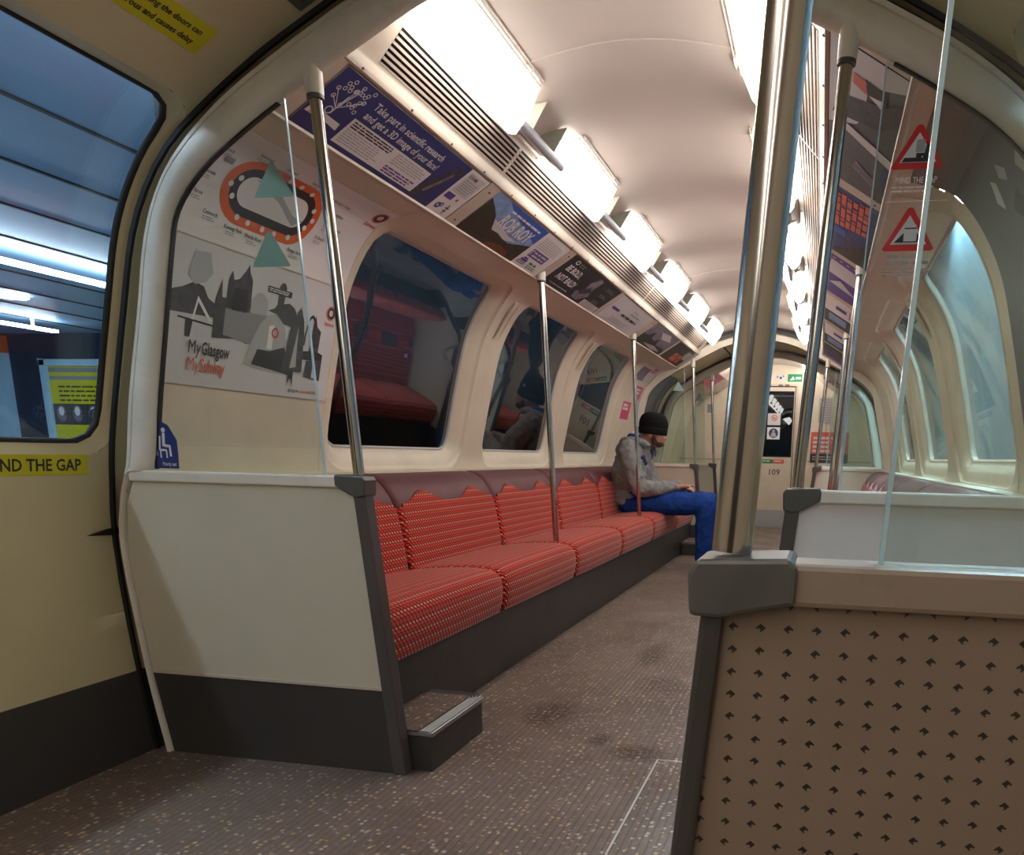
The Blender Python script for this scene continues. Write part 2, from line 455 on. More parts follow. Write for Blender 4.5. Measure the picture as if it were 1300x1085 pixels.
def window_cell(wallmb, side, prof, y0, y1, u0, u1, yc, hw, ub, ut, rad, mi=0, name_n=None, gmat='winglass', trimmat='wall', lip=.08, lab=None, seal=True):
    fn = prof.map(side); uc = (ub + ut) / 2; hh = (ut - ub) / 2
    L, R, B, T = yc - y0, y1 - yc, uc - u0, u1 - uc
    th = [2 * PI * k / 96 for k in range(96)] + [math.atan2(q, p) % (2 * PI) for p in (-L, R) for q in (-B, T)]
    for q in (-hh, hh):
        for p in (-hw, hw): th.append(math.atan2(q, p) % (2 * PI))
    th = sorted(set(round(t, 6) for t in th))
    rect = [rray(t, L, R, B, T, 0) for t in th]
    def loop(off, dep):
        return [rray(t, hw + off, hw + off, hh + off, hh + off, max(rad + off, .01)) for t in th], dep
    def pt(t, r, dep): return fn(yc + r * math.cos(t), uc + r * math.sin(t), dep)
    A = loop(lip, 0)
    rows = []
    for k in range(7):
        q = k / 6; rows.append([pt(t, ra + (rb - ra) * q, 0) for t, ra, rb in zip(th, rect, A[0])])
    wallmb.strip(rows, mi, closed=True)
    if name_n is None: return
    w = empty('window_%d' % name_n, (side * 1.2, yc, .853), lab, 'window', kind='structure')
    fr = MB(); rows = []
    for off, dep in ((lip, 0), (lip - .006, -.010), (lip - .018, -.014), (.036, -.018), (.018, -.034), (.004, -.046), (0, -.052), (-.004, -.056), (.0, -.075)):
        R_, d = loop(off, dep); rows.append([pt(t, r, d) for t, r in zip(th, R_)])
    fr.strip(rows, 0, closed=True); fr.build('frame', [trimmat], w, smooth=50)
    if seal:
        se = MB(); rows = []
        for off, dep in ((.005, -.050), (-.002, -.046), (-.008, -.050), (-.008, -.058)):
            R_, d = loop(off, dep); rows.append([pt(t, r, d) for t, r in zip(th, R_)])
        se.strip(rows, 0, closed=True); se.build('seal', ['lgrey' if side < 0 else 'trim'], w, smooth=60)
    pm = MB()
    for dep in (-.055, -.061):
        R_, d = loop(-.003, dep); rows = [[pt(t, r * q, d) for t, r in zip(th, R_)] for q in (1, .92, .84, .76, .68, .6, .52, .44, .36, .28, .2, .12, .02)]
        pm.strip(rows, 0, closed=True)
    R_, _ = loop(-.003, 0)
    pm.strip([[pt(t, r, -.055) for t, r in zip(th, R_)], [pt(t, r, -.061) for t, r in zip(th, R_)]], 0, closed=True)
    pm.build('pane', [gmat], w, smooth=60, merge=0)
    return w

def sheet(mb, prof, side, ya, yb, ua, ub_, mi=0, ny=8, nu=30, dep=0):
    fn = prof.map(side)
    mb.strip([[fn(ya + (yb - ya) * i / ny, ua + (ub_ - ua) * j / nu, dep) for i in range(ny + 1)] for j in range(nu + 1)], mi)

# ------------------------------------------------------------------ walls, bays
side_name = {-1: 'left', 1: 'right'}
u70, u853, utop = WALL.uz(.70), WALL.uz(.853), WALL.uz(1.572)
cells = [(2.50, 3.90, 3.215), (3.90, 5.27, 4.588), (5.27, 6.66, 5.955)]
wn = 0
for s in (-1, 1):
    w = MB()
    sheet(w, WALL, s, Y1, 2.50, 0, WALL.L); sheet(w, WALL, s, 6.66, Y2, 0, WALL.L)
    sheet(w, WALL, s, 2.50, 6.66, 0, u70, nu=8)
    for k, (a, b, c) in enumerate(cells):
        wn += 1
        lab = ('%s wall window above the bench, %s' % (side_name[s], ('nearest the camera, beside the pasted-up poster', 'the middle one of three', 'the last one before the far draught screen')[k]))
        window_cell(w, s, WALL, a, b, u70, WALL.L, c, .493, u853, utop, .06, 0, wn, 'winglass' if s < 0 else 'winglassR', lab=lab)
    # blank end panels of the neighbouring bays
    sheet(w, WALL, s, YB, Y0, 0, WALL.L); sheet(w, WALL, s, Y3, YE, 0, WALL.L)
    # ledge above the seat backs
    w.box(min(s * 1.12, s * 1.215), max(s * 1.12, s * 1.215), Y1 + .02, Y2 - .02, .752, .770)
    o = w.build('wall_' + side_name[s], ['wall'], smooth=40)
    tag(o, 'cream moulded %s side wall panelling of the carriage' % side_name[s], 'wall', kind='structure')
    # raised seams on the wall beside the windows
    t = MB()
    for yy in (2.622, 6.555):
        fn = WALL.map(s); U = [u70 + (WALL.L - .02 - u70) * k / 30 for k in range(31)]
        t.strip([[fn(yy - .006, u, 0) for u in U], [fn(yy - .003, u, .0025) for u in U], [fn(yy + .003, u, .0025) for u in U], [fn(yy + .006, u, 0) for u in U]])
    # window header escape plates on the pillars
    for yy in (3.90, 5.27):
        fn = WALL.map(s); ux = WALL.uz(1.50)
        for (a, b, c, d, dep) in ((-.028, .028, -.11, .10, .004), (-.020, .020, -.10, .09, .007)):
            rows = [[fn(yy + q, ux + c + (d - c) * k / 8, dep) for q in (a, b)] for k in range(9)]
            t.strip(rows)
            per = [(a, c), (b, c), (b, d), (a, d), (a, c)]
            t.strip([[fn(yy + p, ux + q, 0) for p, q in per], [fn(yy + p, ux + q, dep) for p, q in per]])
    tag(t.build('trim_%d' % (1 if s < 0 else 2), ['wall'], smooth=40), 'cream seams and small raised cover plates on the %s wall pillars' % side_name[s], 'trim', kind='structure')

# doors of the near and far vestibules ------------------------------------
ud853, udtop = DOORP.uz(.853), DOORP.uz(1.615)
dn = 0
for (ya, yb, tagw) in ((Y0, Y1, 'near'), (Y2, Y3, 'far')):
    for s in (-1, 1):
        dn += 1
        d = empty('door_%d' % dn, (s * 1.26, (ya + yb) / 2, 0), '%s vestibule sliding door on the %s, yellow cream with dark kick band' % (tagw, side_name[s]), 'door', kind='structure')
        w = MB(); up = DOORP.uz(1.89)
        a, b = ya - .03, yb + .06
        yc = (ya + yb) / 2
        if tagw == 'near': wl, wr = .62, 1.806
        else: wl, wr = Y2 + .09, Y3 - .09
        yc = (wl + wr) / 2; hw = (wr - wl) / 2
        ym0 = DOORP.uz(.40)
        sheet(w, DOORP, s, a, b, 0, ym0, nu=10)
        fn = DOORP.map(s)
        # leaf around the window
        fakew = MB()
        window_cell(w, s, DOORP, a, b, ym0, up, yc, hw, ud853, udtop, .075, 0, None, lip=.035)
        leaf = w.build('door_leaf', ['door'], d, smooth=40)
        # frame + pane as parts
        uc = (ud853 + udtop) / 2; hh = (udtop - ud853) / 2
        th = [2 * PI * k / 120 for k in range(120)]
        def lp(off, dep): return [fn(yc + rray(t, hw + off, hw + off, hh + off, hh + off, .075 + off) * math.cos(t), uc + rray(t, hw + off, hw + off, hh + off, hh + off, .075 + off) * math.sin(t), dep) for t in th]
        fr = MB(); fr.strip([lp(.035, 0), lp(.030, -.006), lp(.012, -.012), lp(.002, -.022), lp(0, -.034)], 0, closed=True); fr.build('window_surround', ['door'], d, smooth=50)
        se = MB(); se.strip([lp(.004, -.020), lp(-.002, -.018), lp(-.007, -.021), lp(-.007, -.030)], 0, closed=True); se.build('window_seal', ['black'], d, smooth=60)
        pm = MB()
        for dep in (-.026, -.032):
            rows = []
            for q in (1, .85, .7, .5, .3, .1, .01):
                rr = [rray(t, hw - .004, hw - .004, hh - .004, hh - .004, .071) * q for t in th]
                rows.append([fn(yc + r * math.cos(t), uc + r * math.sin(t), dep) for t, r in zip(th, rr)])
            pm.strip(rows, 0, closed=True)
        pm.build('window_pane', ['doorglass'], d, smooth=60, merge=0)
        # black seals at both edges and over the top, also painting the shadow gap
        sl = MB()
        for yy in (ya + .035, yb - .006):
            U = [.0 + up * k / 40 for k in range(41)]
            if tagw == 'near' and yy < 1: continue
            sl.strip([[fn(yy - .006, u, .0) for u in U], [fn(yy - .005, u, .010) for u in U], [fn(yy + .004, u, .010) for u in U], [fn(yy + .005, u, 0) for u in U]])
        sl.strip([[fn(q, up - .012, .0) for q in (a, b)], [fn(q, up - .010, .008) for q in (a, b)], [fn(q, up + .004, .008) for q in (a, b)], [fn(q, up + .006, .0) for q in (a, b)]])
        sl.build('door_seal', ['black'], d)

# ceilings ------------------------------------------------------------------
c = MB()
crown = Prof([(.43, 1.895), (.36, 1.918), (.29, 1.938), (.2, 1.956), (.1, 1.971), (0, 1.976)])
for s in (-1, 1):
    sheet(c, crown, s, Y1 - .0, Y2, 0, crown.L, ny=4, nu=16)
    sheet(c, crown, s, YB, Y0, 0, crown.L, ny=2, nu=16); sheet(c, crown, s, Y3, YE, 0, crown.L, ny=2, nu=16)
    for (a, b) in ((Y0 - .03, Y1 + .03), (Y2 - .03, Y3 + .03)):
        sheet(c, DOORP, s, a, b, DOORP.uz(1.885), DOORP.L, mi=1, ny=2, nu=16)
tag(c.build('ceiling', ['ceiling', 'vest'], smooth=30), 'curved warm white carriage ceiling with thin joint lines', 'ceiling', kind='structure')
t = MB()
for yy in (2.40, 5.12, 6.9):
    for s in (-1, 1):
        fn = crown.map(s); U = [.12 + (crown.L - .12) * k / 12 for k in range(13)]
        t.strip([[fn(yy - .004, u, 0) for u in U], [fn(yy - .002, u, .003) for u in U], [fn(yy + .002, u, .003) for u in U], [fn(yy + .004, u, 0) for u in U]])
tag(t.build('trim_3', ['ceiling']), 'thin pale joint strips across the ceiling', 'trim', kind='structure')

# cornice : advert channel, rail, grille surround, lip ------------------------
ADB, ADT = (.742, 1.631), (.556, 1.745)     # lower / upper edge of the advert panel
VB, VT = (.532, 1.775), (.455, 1.858)       # grille slope
GR = [(2.0, 2.765), (2.785, 4.95), (4.97, 7.16)]
def cornice(s, n, spans):
    t = MB()
    for ya, yb in spans:
        # channel back
        pts = [(.752, 1.628), (.742, 1.622), (.730, 1.626), (.728, 1.634), (.734, 1.642), (.560, 1.748), (.556, 1.742), (.546, 1.742), (.538, 1.752), (.536, 1.770)]
        t.strip([[(s * x, y, z) for x, z in pts] for y in (ya, yb)])
        # slope margins around the grille
        def sl(q, d=0): return (VB[0] + (VT[0] - VB[0]) * q - .73 * d, VB[1] + (VT[1] - VB[1]) * q - .68 * d)
        L = [(.536, 1.770), sl(0), sl(.06)]
        t.strip([[(s * x, y, z) for x, z in L] for y in (ya, yb)])
        L = [sl(.94), sl(1), (.447, 1.862), (.441, 1.866), (.438, 1.874), (.442, 1.88), (.45, 1.884), (.43, 1.897)]
        t.strip([[(s * x, y, z) for x, z in L] for y in (ya, yb)])
        ends = [ya] + [v for g in GR for v in g if ya < v < yb] + [yb]
        L = [sl(.06 + .88 * k / 4) for k in range(5)]
        for i in range(0, len(ends) - 1, 2):
            t.strip([[(s * x, y, z) for x, z in L] for y in (ends[i], ends[i + 1])])
        dX, dZ = ADT[0] - ADB[0], ADT[1] - ADB[1]
        for (ga, gb) in ((1.85, 1.908), (2.742, 2.814), (3.62, 3.694), (4.54, 4.594), (5.426, 5.544), (6.376, 6.434), (7.176, 7.28)):
            Q = [(ADB[0] + dX * q - .5 * d, ADB[1] + dZ * q - .86 * d) for q, d in ((.0, .0), (.0, .006), (1.0, .006), (1.0, 0))]
            t.strip([[(s * x, y, z) for x, z in Q] for y in (ga, gb)])
            for y in (ga, gb): t.add([(s * x, y, z) for x, z in Q], [(0, 1, 2, 3)])
            if gb - ga > .06:
                for q in (.15, .85):
                    m = MB(); c0 = (ADB[0] + dX * q - .003, ADB[1] + dZ * q - .0052); m.tube([(s * c0[0], (ga + gb) / 2, c0[1]), (s * (c0[0] - .002), (ga + gb) / 2, c0[1] - .003)], .0035, 8); t.add(m.v, m.f, 1)
        # screw heads
        y = ya + .12
        while y < yb:
            for (x, z) in (((.5445), 1.7475), (sl(1.06))):
                m = MB(); m.tube([(s * x, y, z), (s * (x - .003), y, z - .003)], .0035, 8)
                t.add(m.v, m.f, 1)
            y += .235
    o = t.build('trim_%d' % n, ['trim', 'postdark'], smooth=50)
    return tag(o, 'cream %s cornice with the advert channel and screw heads' % side_name[s], 'trim', kind='structure')
for s, n in ((-1, 4), (1, 5)): cornice(s, n, [(Y1, Y2)])
# plain cornices for the neighbouring bays
for s, n in ((-1, 6), (1, 7)):
    t = MB()
    for ya, yb in ((YB, Y0), (Y3, YE)):
        L = [(.752, 1.628), (.73, 1.634), (.556, 1.745), (.53, 1.775), (.447, 1.862), (.43, 1.897)]
        t.strip([[(s * x, y, z) for x, z in L] for y in (ya, yb)])
    tag(t.build('trim_%d' % n, ['trim']), 'plain cream %s cornice in the end bays' % side_name[s], 'trim', kind='structure')

# ventilation grilles
for s in (-1, 1):
    for gi, (ya, yb) in enumerate(GR):
        g = empty('ventilation_grille', (s * .49, ya, 1.82), 'long slatted air grille above the %s adverts, %s' % (side_name[s], ('short piece next to the near arch', 'the middle piece', 'the far piece')[gi]), 'grille', 'air grilles above the adverts')
        m = MB()
        def sl(q, d=0): return (VB[0] + (VT[0] - VB[0]) * q - .73 * d, VB[1] + (VT[1] - VB[1]) * q - .68 * d)
        for k in range(8):
            q0 = .06 + .88 * (k / 7.0) - .030; q1 = q0 + .060
            if k == 0: q0 = .05
            if k == 7: q1 = .95
            P = [sl(q0, .001), sl(q1, .001), sl(q1, -.012), sl(q0, -.012)]
            m.strip([[(s * x, y, z) for x, z in P] for y in (ya, yb)], closed=True)
        m.build('slats', ['slat'], g)
        m = MB(); P = [sl(0, -.02), sl(1, -.02), sl(1, -.024), sl(0, -.024)]
        m.strip([[(s * x, y, z) for x, z in P] for y in (ya - .005, yb + .005)], closed=True); m.build('dark_backing', ['black'], g)  # black sheet put behind the slats so the shaded slots look dark

# floor -------------------------------------------------------------------------
f = MB(); f.box(-1.26, 1.26, YB, YE, -.03, 0)
tag(f.build('floor', ['floor']), 'worn brown ribbed carriage floor flecked with orange and white', 'floor', kind='structure')
f = MB()
for (x0, x1, y0_, y1_) in ((.182, .187, 1.2, 2.085), (.182, .60, 2.082, 2.087)):
    f.box(x0, x1, y0_, y1_, 0, .0012)
tag(f.build('floor_hatch', ['alum']), 'thin metal edging of a floor hatch beside the right-hand screen post', 'hatch')

# arches -------------------------------------------------------------------------
RO = [(1.196, -.02), (1.233, .234), (1.263, .567), (1.25, .69), (1.225, .775), (1.214, .82), (1.181, .983), (1.129, 1.175), (1.082, 1.358), (1.02, 1.48), (.936, 1.571), (.819, 1.657), (.688, 1.73), (.584, 1.782), (.484, 1.828), (.33, 1.875), (.17, 1.915), (0, 1.93)]
RI = [(1.178, 0), (1.216, .234), (1.246, .567), (1.230, .70), (1.20, .778), (1.135, .795), (1.097, .983), (1.056, 1.16), (1.020, 1.315), (.988, 1.415), (.905, 1.503), (.79, 1.578), (.66, 1.650), (.545, 1.708), (.44, 1.760), (.32, 1.815), (.16, 1.858), (0, 1.872)]
ring_n = 7
RIc = catmull(RI[5:], 4)
for (Yr, dr, what) in ((Y1, -1, 'near arch framing the seating bay'), (Y2, 1, 'far arch at the end of the long benches'), (Y3, -1, 'arch in front of the end bay'), (Y0, 1, 'arch beside the camera')):
    ring_n += 1; m = MB()
    for s in (-1, 1):
        O = catmull(RO, 4); I = catmull(RI, 4)
        def P(o, i, q, dy): return (s * (o[0] + (i[0] - o[0]) * q), Yr + dr * dy, o[1] + (i[1] - o[1]) * q)
        rows = []
        for q, dy in ((-.25, -.045), (-.02, -.02), (0, .004), (.05, .014), (.18, .016), (.21, .011), (.25, .018), (.55, .024), (.82, .020), (.95, .010), (1.0, .002), (1.0, -.010), (.2, -.022)):
            rows.append([P(o, i, q, dy) for o, i in zip(O, I)])
        m.strip(rows)
    m.add([], [])
    for s in (-1, 1):
        O = catmull(RO, 3); yy = Yr - dr * .043
        m.strip([[(s * x, yy, z) for x, z in O], [(s * x * 1.07, yy, z * 1.05) for x, z in O]], 1)  # black flange added to stop outside lamp light leaking past the doors
    tag(m.build('trim_%d' % ring_n, ['ring', 'black'], smooth=45), 'rounded cream ' + what, 'arch', kind='structure')

# glass draught screens ------------------------------------------------------------
def postx(z): return .545 if z > .79 else .463 + (.545 - .463) * (z / .79)
def add_text_side(): pass
def screen(s, Yr, label, face='screen', dots_dir=0, edge='glassedge'):
    e = empty('draught_screen', (s * .50, Yr, 0), label, 'screen', 'glass draught screens beside the doors')
    F = lambda x, z, d: (s * x, Yr + d, z)
    DT = face == 'dots'
    p = MB(); p.prism([(.452, 0), (.468, 0), (.540, .775), (.524, .775)] if DT else [(.452, 0), (.487, 0), (.556, .775), (.524, .775)], -.022, .022, F); p.build('post', ['dark' if DT else 'postdark'], e, bevel=.004)
    p = MB(); outer = [q for q in RI[:5]]
    poly = ([(.467, .0), (.538, .768)] if DT else [(.480, .0), (.550, .768)]) + [(x - .003, min(z, .768)) for x, z in reversed(outer)]
    p.prism(poly, -.012, .012, F); p.build('panel', [face], e)
    p = MB()
    p.prism([(.49, .240), (.495, .232), (1.21, .232), (1.21, .240)], -.0155, .0155, F); p.build('band_strip', ['trim'], e)
    p = MB(); p.prism([(.575, .760), (.575, .789), (1.205, .789), (1.205, .760)], -.021, .021, F); p.build('top_rail', ['railtan' if face == 'dots' else 'ring'], e, bevel=.004)
    bk = -.014 if face == 'dots' else 0
    if DT: p = MB(); p.prism([(.515, .752), (.513, .780), (.519, .790), (.581, .793), (.585, .787), (.5845, .762), (.560, .757), (.535, .751)], -.028, .028, F)
    else: p = MB(); p.prism([(.517, .742), (.515, .780), (.521, .790), (.596 + bk, .793), (.600 + bk, .787), (.599 + bk, .765), (.562 + bk, .744), (.535, .737)], -.028, .028, F)
    p.build('corner_bracket', ['bracket'], e, bevel=.006)
    # glass
    zt = 1.640; xt = .676
    top = [(x, z) for x, z in RIc if x > xt + .004]
    poly = [(.640, .789)] + [(1.132, .789)] + top + [(xt, zt)]
    g = MB(); g.prism(poly, -.003, .003, F); gl = g.build('glass_pane', ['glass'], e)
    g = MB(); g.prism([(.6375, .789), (.6405, .789), (xt + .0005, zt), (xt - .0025, zt)], -.0031, .0031, F); g.build('glass_edge', ['edge'], gl)
    # thin gasket following the arch
    g = MB(); rr = [(x, z) for x, z in RIc if x > xt]
    g.strip([[(s * x, Yr + d, z) for x, z in rr] for d in (-.006, .006)] ); 
    g.strip([[(s * (x - .004), Yr + d, z - .002) for x, z in rr] for d in (-.006, .006)])
    g.strip([[(s * (x - k), Yr - .006, z - k / 2) for x, z in rr] for k in (0, .004)]); g.strip([[(s * (x - k), Yr + .006, z - k / 2) for x, z in rr] for k in (0, .004)])
    g.build('gasket', ['black'], gl)
    return e
screen(-1, Y1, 'cream and charcoal draught screen left of the near end of the red bench')
screen(1, Y1, 'pale draught screen beyond the right doorway with red triangles on its glass', 'pale')
R0 = screen(1, Y0, 'big brown dotted draught screen filling the lower right corner', 'dots')
screen(-1, Y2, 'far left draught screen behind the seated man')
screen(1, Y2, 'far right draught screen at the end of the right-hand bench')
screen(-1, Y3, 'small left draught screen closest to the end wall')
screen(1, Y3, 'small right draught screen closest to the orange notice')

def pole(p0, p1, label, group, cap=True, ring=True, r=.0138):
    e = empty('grab_pole', p0, label, 'grab pole', group)
    m = MB(); m.tube([p0, p1], r, 24); m.build('tube', ['steel'], e, smooth=50)
    a, b = Vector(p0), Vector(p1); t = (b - a).normalized()
    if cap:
        m = MB(); m.tube([b - t * .004, b + t * .004, b + t * .070, b + t * .090], [r * 1.35, r * 1.45, r * 1.6, r * 1.6], 20); m.build('socket', ['ring'], e, smooth=50)
        m = MB(); m.tube([b - t * .010, b - t * .002], r * 1.38, 20); m.build('collar', ['bracket'], e, smooth=50)
    return e
G = 'steel grab poles on the screens and seats'
for s, Yr, lab in ((-1, Y1, 'steel pole rising from the near left screen, in front of the route map'), (1, Y1, 'steel pole rising from the pale right-hand screen'),
                   (1, Y0, 'thickest steel pole, rising from the brown dotted screen'), (-1, Y2, 'thin distant pole on the far left screen, just right of the man'),
                   (1, Y2, 'thin distant pole on the far right screen'), (-1, Y3, 'thinnest distant pole, left of the end door'), (1, Y3, 'thin distant pole, right of the end door in front of the orange notice')):
    pole((s * (.5395 if Yr == Y0 else .546), Yr, .7935), (s * .5955, Yr + (.0), 1.645), lab, G)
for s in (-1, 1):
    pole((s * .647, 3.64, .4415), (s * .706, 3.64, 1.622), ('steel pole standing on the %s bench, the nearer of its two' % side_name[s]), G)
    pole((s * .647, 5.447, .4415), (s * .706, 5.447, 1.622), ('steel pole standing on the %s bench, the farther of its two' % side_name[s]), G)

# benches -----------------------------------------------------------------------------
def inset(pts, e):
    cx = sum(p[0] for p in pts) / len(pts); cz = sum(p[1] for p in pts) / len(pts); out = []
    n = len(pts)
    for i, (x, z) in enumerate(pts):
        a, b = pts[i - 1], pts[(i + 1) % n]; tx, tz = b[0] - a[0], b[1] - a[1]; l = math.hypot(tx, tz) or 1
        nx, nz = -tz / l, tx / l
        if (cx - x) * nx + (cz - z) * nz < 0: nx, nz = -nx, -nz
        out.append((x + nx * e, z + nz * e))
    return out
CUSH = catmull([(.562, .268), (.551, .30), (.546, .34), (.549, .385), (.572, .418), (.62, .430), (.70, .431), (.82, .423), (.90, .412), (.965, .40)], 4) + [(.985, .33), (.985, .268)]
BACKF = catmull([(.930, .395), (.935, .45), (.948, .53), (.965, .62), (.985, .68), (1.02, .728), (1.06, .753), (1.10, .763), (1.16, .764)], 4)
BACK = BACKF + [(1.18, .70), (1.18, .395)]
def edge_t(W, r):
    ts = [0, .1, .25, .45, .7, 1.0]; a = [r * t for t in ts]
    mid = [r + (W - 2 * r) * k / 22 for k in range(1, 22)]
    return a + mid + [W - t for t in reversed(a)]
def seat_module(s, ya, label, group):
    W = BENCH_W - .006; r = .032
    e = empty('upholstered_bench', (s * .75, ya, .27), label, 'bench', group)
    def e_in(y):
        d = min(y, W - y)
        return 0 if d >= r else r * .85 * (1 - math.sqrt(max(0, 1 - ((r - d) / r) ** 2)))
    ys = edge_t(W, r)
    def arc(P):
        u = [0]
        for a, b in zip(P, P[1:]): u.append(u[-1] + math.hypot(b[0] - a[0], b[1] - a[1]))
        return u
    m = MB(); rows = []; uvs = []; ua = arc(CUSH + [CUSH[0]])
    for y in ys:
        P = inset(CUSH, e_in(y)); cr = .010 * (1 - (2 * y / W - 1) ** 4)
        P = [(x - (cr * .5 if z < .42 and x < .6 else 0), z + (cr if z > .38 else 0)) for x, z in P]
        rows.append([(s * x, ya + .003 + y, z) for x, z in P] + [(s * P[0][0], ya + .003 + y, P[0][1])]); uvs.append([(y + .4, q) for q in ua])
    m.strip(rows, 0, uvs=uvs)
    for rw, uv in ((rows[0], uvs[0]), (rows[-1], uvs[-1])):
        m.add(rw[:-1], [tuple(range(len(rw) - 1))], 0, [(p[0], p[2]) for p in rw[:-1]])
    m.build('seat_cushion', ['moq'], e, smooth=50, merge=1e-6)
    # vinyl back
    m = MB(); rows = []
    for y in ys:
        P = inset(BACK, e_in(y)); rows.append([(s * x, ya + .003 + y, z) for x, z in P])
    m.strip(rows, 0, closed=True); m.add(rows[0], [tuple(range(len(rows[0])))]); m.add(rows[-1], [tuple(range(len(rows[0])))])
    bk = m.build('backrest', ['vinyl'], e, smooth=50)
    # moquette facing with the two-humped upper edge
    uf = arc(BACKF)
    def zu(z):
        for (a, b, u0, u1) in zip(BACKF, BACKF[1:], uf, uf[1:]):
            if a[1] <= z <= b[1]: return u0 + (u1 - u0) * (z - a[1]) / (b[1] - a[1] + 1e-9)
        return uf[-1]
    def at(P, u):
        u = min(u, uf[-1] - 1e-6)
        for i in range(len(uf) - 1):
            if uf[i] <= u <= uf[i + 1]:
                t = (u - uf[i]) / (uf[i + 1] - uf[i]); return (P[i][0] + (P[i + 1][0] - P[i][0]) * t, P[i][1] + (P[i + 1][1] - P[i][1]) * t)
    rows = []; uvs = []; NY = 60
    yy = sorted(set([round(q, 5) for q in ys] + [round(W * k / NY, 5) for k in range(1, NY)]))
    for y in yy:
        P = inset(BACK, e_in(y) - .006)[:len(BACKF)]
        t = y / W
        h = max(math.exp(-((t - .24) / .115) ** 2), math.exp(-((t - .76) / .115) ** 2))
        z = .652 + .046 * h - .012 * (abs(2 * t - 1) > .93)
        ut = zu(z); rows.append([(s * at(P, ut * k / 14)[0], ya + .003 + y, at(P, ut * k / 14)[1]) for k in range(15)])
        uvs.append([(y + .4, ut * k / 14 + .2) for k in range(15)])
    m = MB(); m.strip(rows, 0, uvs=uvs)
    # rolled edge back into the vinyl
    m.strip([[r_[-1] for r_ in rows], [(r_[-1][0] + s * .008, r_[-1][1], r_[-1][2] + .0005) for r_ in rows]], 0, uvs=[[(0, 0)] * len(rows)] * 2)
    m.build('moquette_facing', ['moq'], bk, smooth=60, merge=1e-6)
    return e
NM = ['red patterned two-place seat, nearest of the left bench, beside the cream screen', 'red patterned two-place seat, second from the cream screen on the left bench',
      'red patterned two-place seat just beyond the first pole on the left bench', 'red patterned two-place seat fourth along the left bench, before the second pole',
      'red patterned two-place seat the man sits on', 'red patterned two-place seat at the far end of the left bench, beyond the man']
sm = seat_module(-1, Y1 + .015, NM[0], 'red seats of the left bench')
for k in range(1, 6): clone(sm, (0, BENCH_W * k, 0), NM[k])
smr = seat_module(1, Y1 + .015, 'maroon-topped seat nearest the screen on the right bench', 'seats of the right bench')
for k in range(1, 6): clone(smr, (0, BENCH_W * k, 0), 'maroon-topped seat of the right bench, %s from the near right screen' % ('', 'second', 'third', 'fourth', 'fifth', 'last')[k])
for s in (-1, 1):
    p = MB(); P = [(.568, .268), (.598, .0), (1.17, .0), (1.17, .268)]
    p.prism(P, Y1 + .02, Y2 - .02, lambda x, z, d: (s * x, d, z))
    tag(p.build('bench_plinth', ['dark'], bevel=.004), 'dark grey plinth running under the %s bench' % side_name[s], 'plinth')
    # end bay seats
    p = MB(); p.prism([(.60, .268), (.59, .0), (1.17, .0), (1.17, .268)], Y3 + .03, YE - .02, lambda x, z, d: (s * x, d, z))
    tag(p.build('bench_plinth', ['dark'], bevel=.004), 'short dark plinth in the end bay on the %s' % side_name[s], 'plinth')
    src = sm if s < 0 else smr
    clone(src, (0, Y3 + .06 - Y1, 0), 'short red seat in the end bay, on the %s of the end door' % side_name[s], 'red seats in the end bay')

def step_box(s, ya, yb, label):
    e = empty('step', (s * .48, ya, 0), label, 'step', 'low steps at the bench ends')
    def outl(r, x0, ins=0):
        pts = []
        x1 = .584
        for k in range(9):
            q = PI / 2 * k / 8; pts.append((x0 + ins + r - r * math.sin(q) , yb - ins - r + r * math.cos(q)))
        pts = [(x1, yb - ins)] + pts
        pts.append((x0 + ins, ya))
        return pts + [(x1, ya)]
    F = lambda a, b, d: (s * a, b, d)
    m = MB(); m.prism(outl(.05, .397), 0, .098, F); m.build('riser', ['dark'], e)
    m = MB(); m.prism(outl(.05, .392), .098, .112, F); n = m.build('nosing', ['alum'], e, bevel=.003)
    m = MB()
    for k in range(4):
        o = outl(.045, .396, .005 + .008 * k); m.strip([[F(a, b, .1125) for a, b in o], [F(a, b, .1145) for a, b in outl(.045, .396, .007 + .008 * k)], [F(a, b, .1125) for a, b in outl(.045, .396, .009 + .008 * k)]])
    m.build('grip_ridges', ['alum'], n)
    m = MB(); m.prism(outl(.03, .392, .042), .11, .1155, F); m.build('tread', ['floor'], e)
step_box(-1, 1.853, 2.225, 'metal-edged low step at the near end of the left bench')
step_box(-1, 6.86, 7.275, 'metal-edged low step by the man\'s feet at the far end of the left bench')

# ceiling lights -------------------------------------------------------------------------
def light(s, ya, label):
    e = empty('ceiling_light', (s * .37, ya, 1.86), label, 'ceiling light', 'strip lights along the ceiling')
    L = .545
    P = [(.432, 1.880), (.424, 1.828), (.404, 1.803), (.386, 1.800), (.336, 1.856), (.303, 1.925), (.303, 1.931), (.40, 1.915)]
    cx, cz = .37, 1.88; m = MB(); rows = []
    for y, q in ((0, .82), (.006, .95), (.018, 1), (L - .018, 1), (L - .006, .95), (L, .82)):
        rows.append([(s * (cx + (x - cx) * q), ya + y, cz + (z - cz) * q) for x, z in P])
    m.strip(rows, closed=True); m.add(rows[0], [tuple(range(8))]); m.add(rows[-1], [tuple(range(8))])
    m.build('diffuser', ['diff'], e)
    m = MB()
    for y in (.05, L - .10):
        m.box(*sorted((s * .296, s * .288)), ya + y, ya + y + .045, 1.925, 1.938)
    m.tube([(s * .288, ya + .02, 1.936), (s * .288, ya + L - .02, 1.936)], .0025, 8)
    m.build('hinge_rail', ['lightcap'], e)
    m = MB(); m.box(*sorted((s * .434, s * .30)), ya + .01, ya + L - .01, 1.922, 1.93); m.build('gear_tray', ['lightcap'], e)
    return e
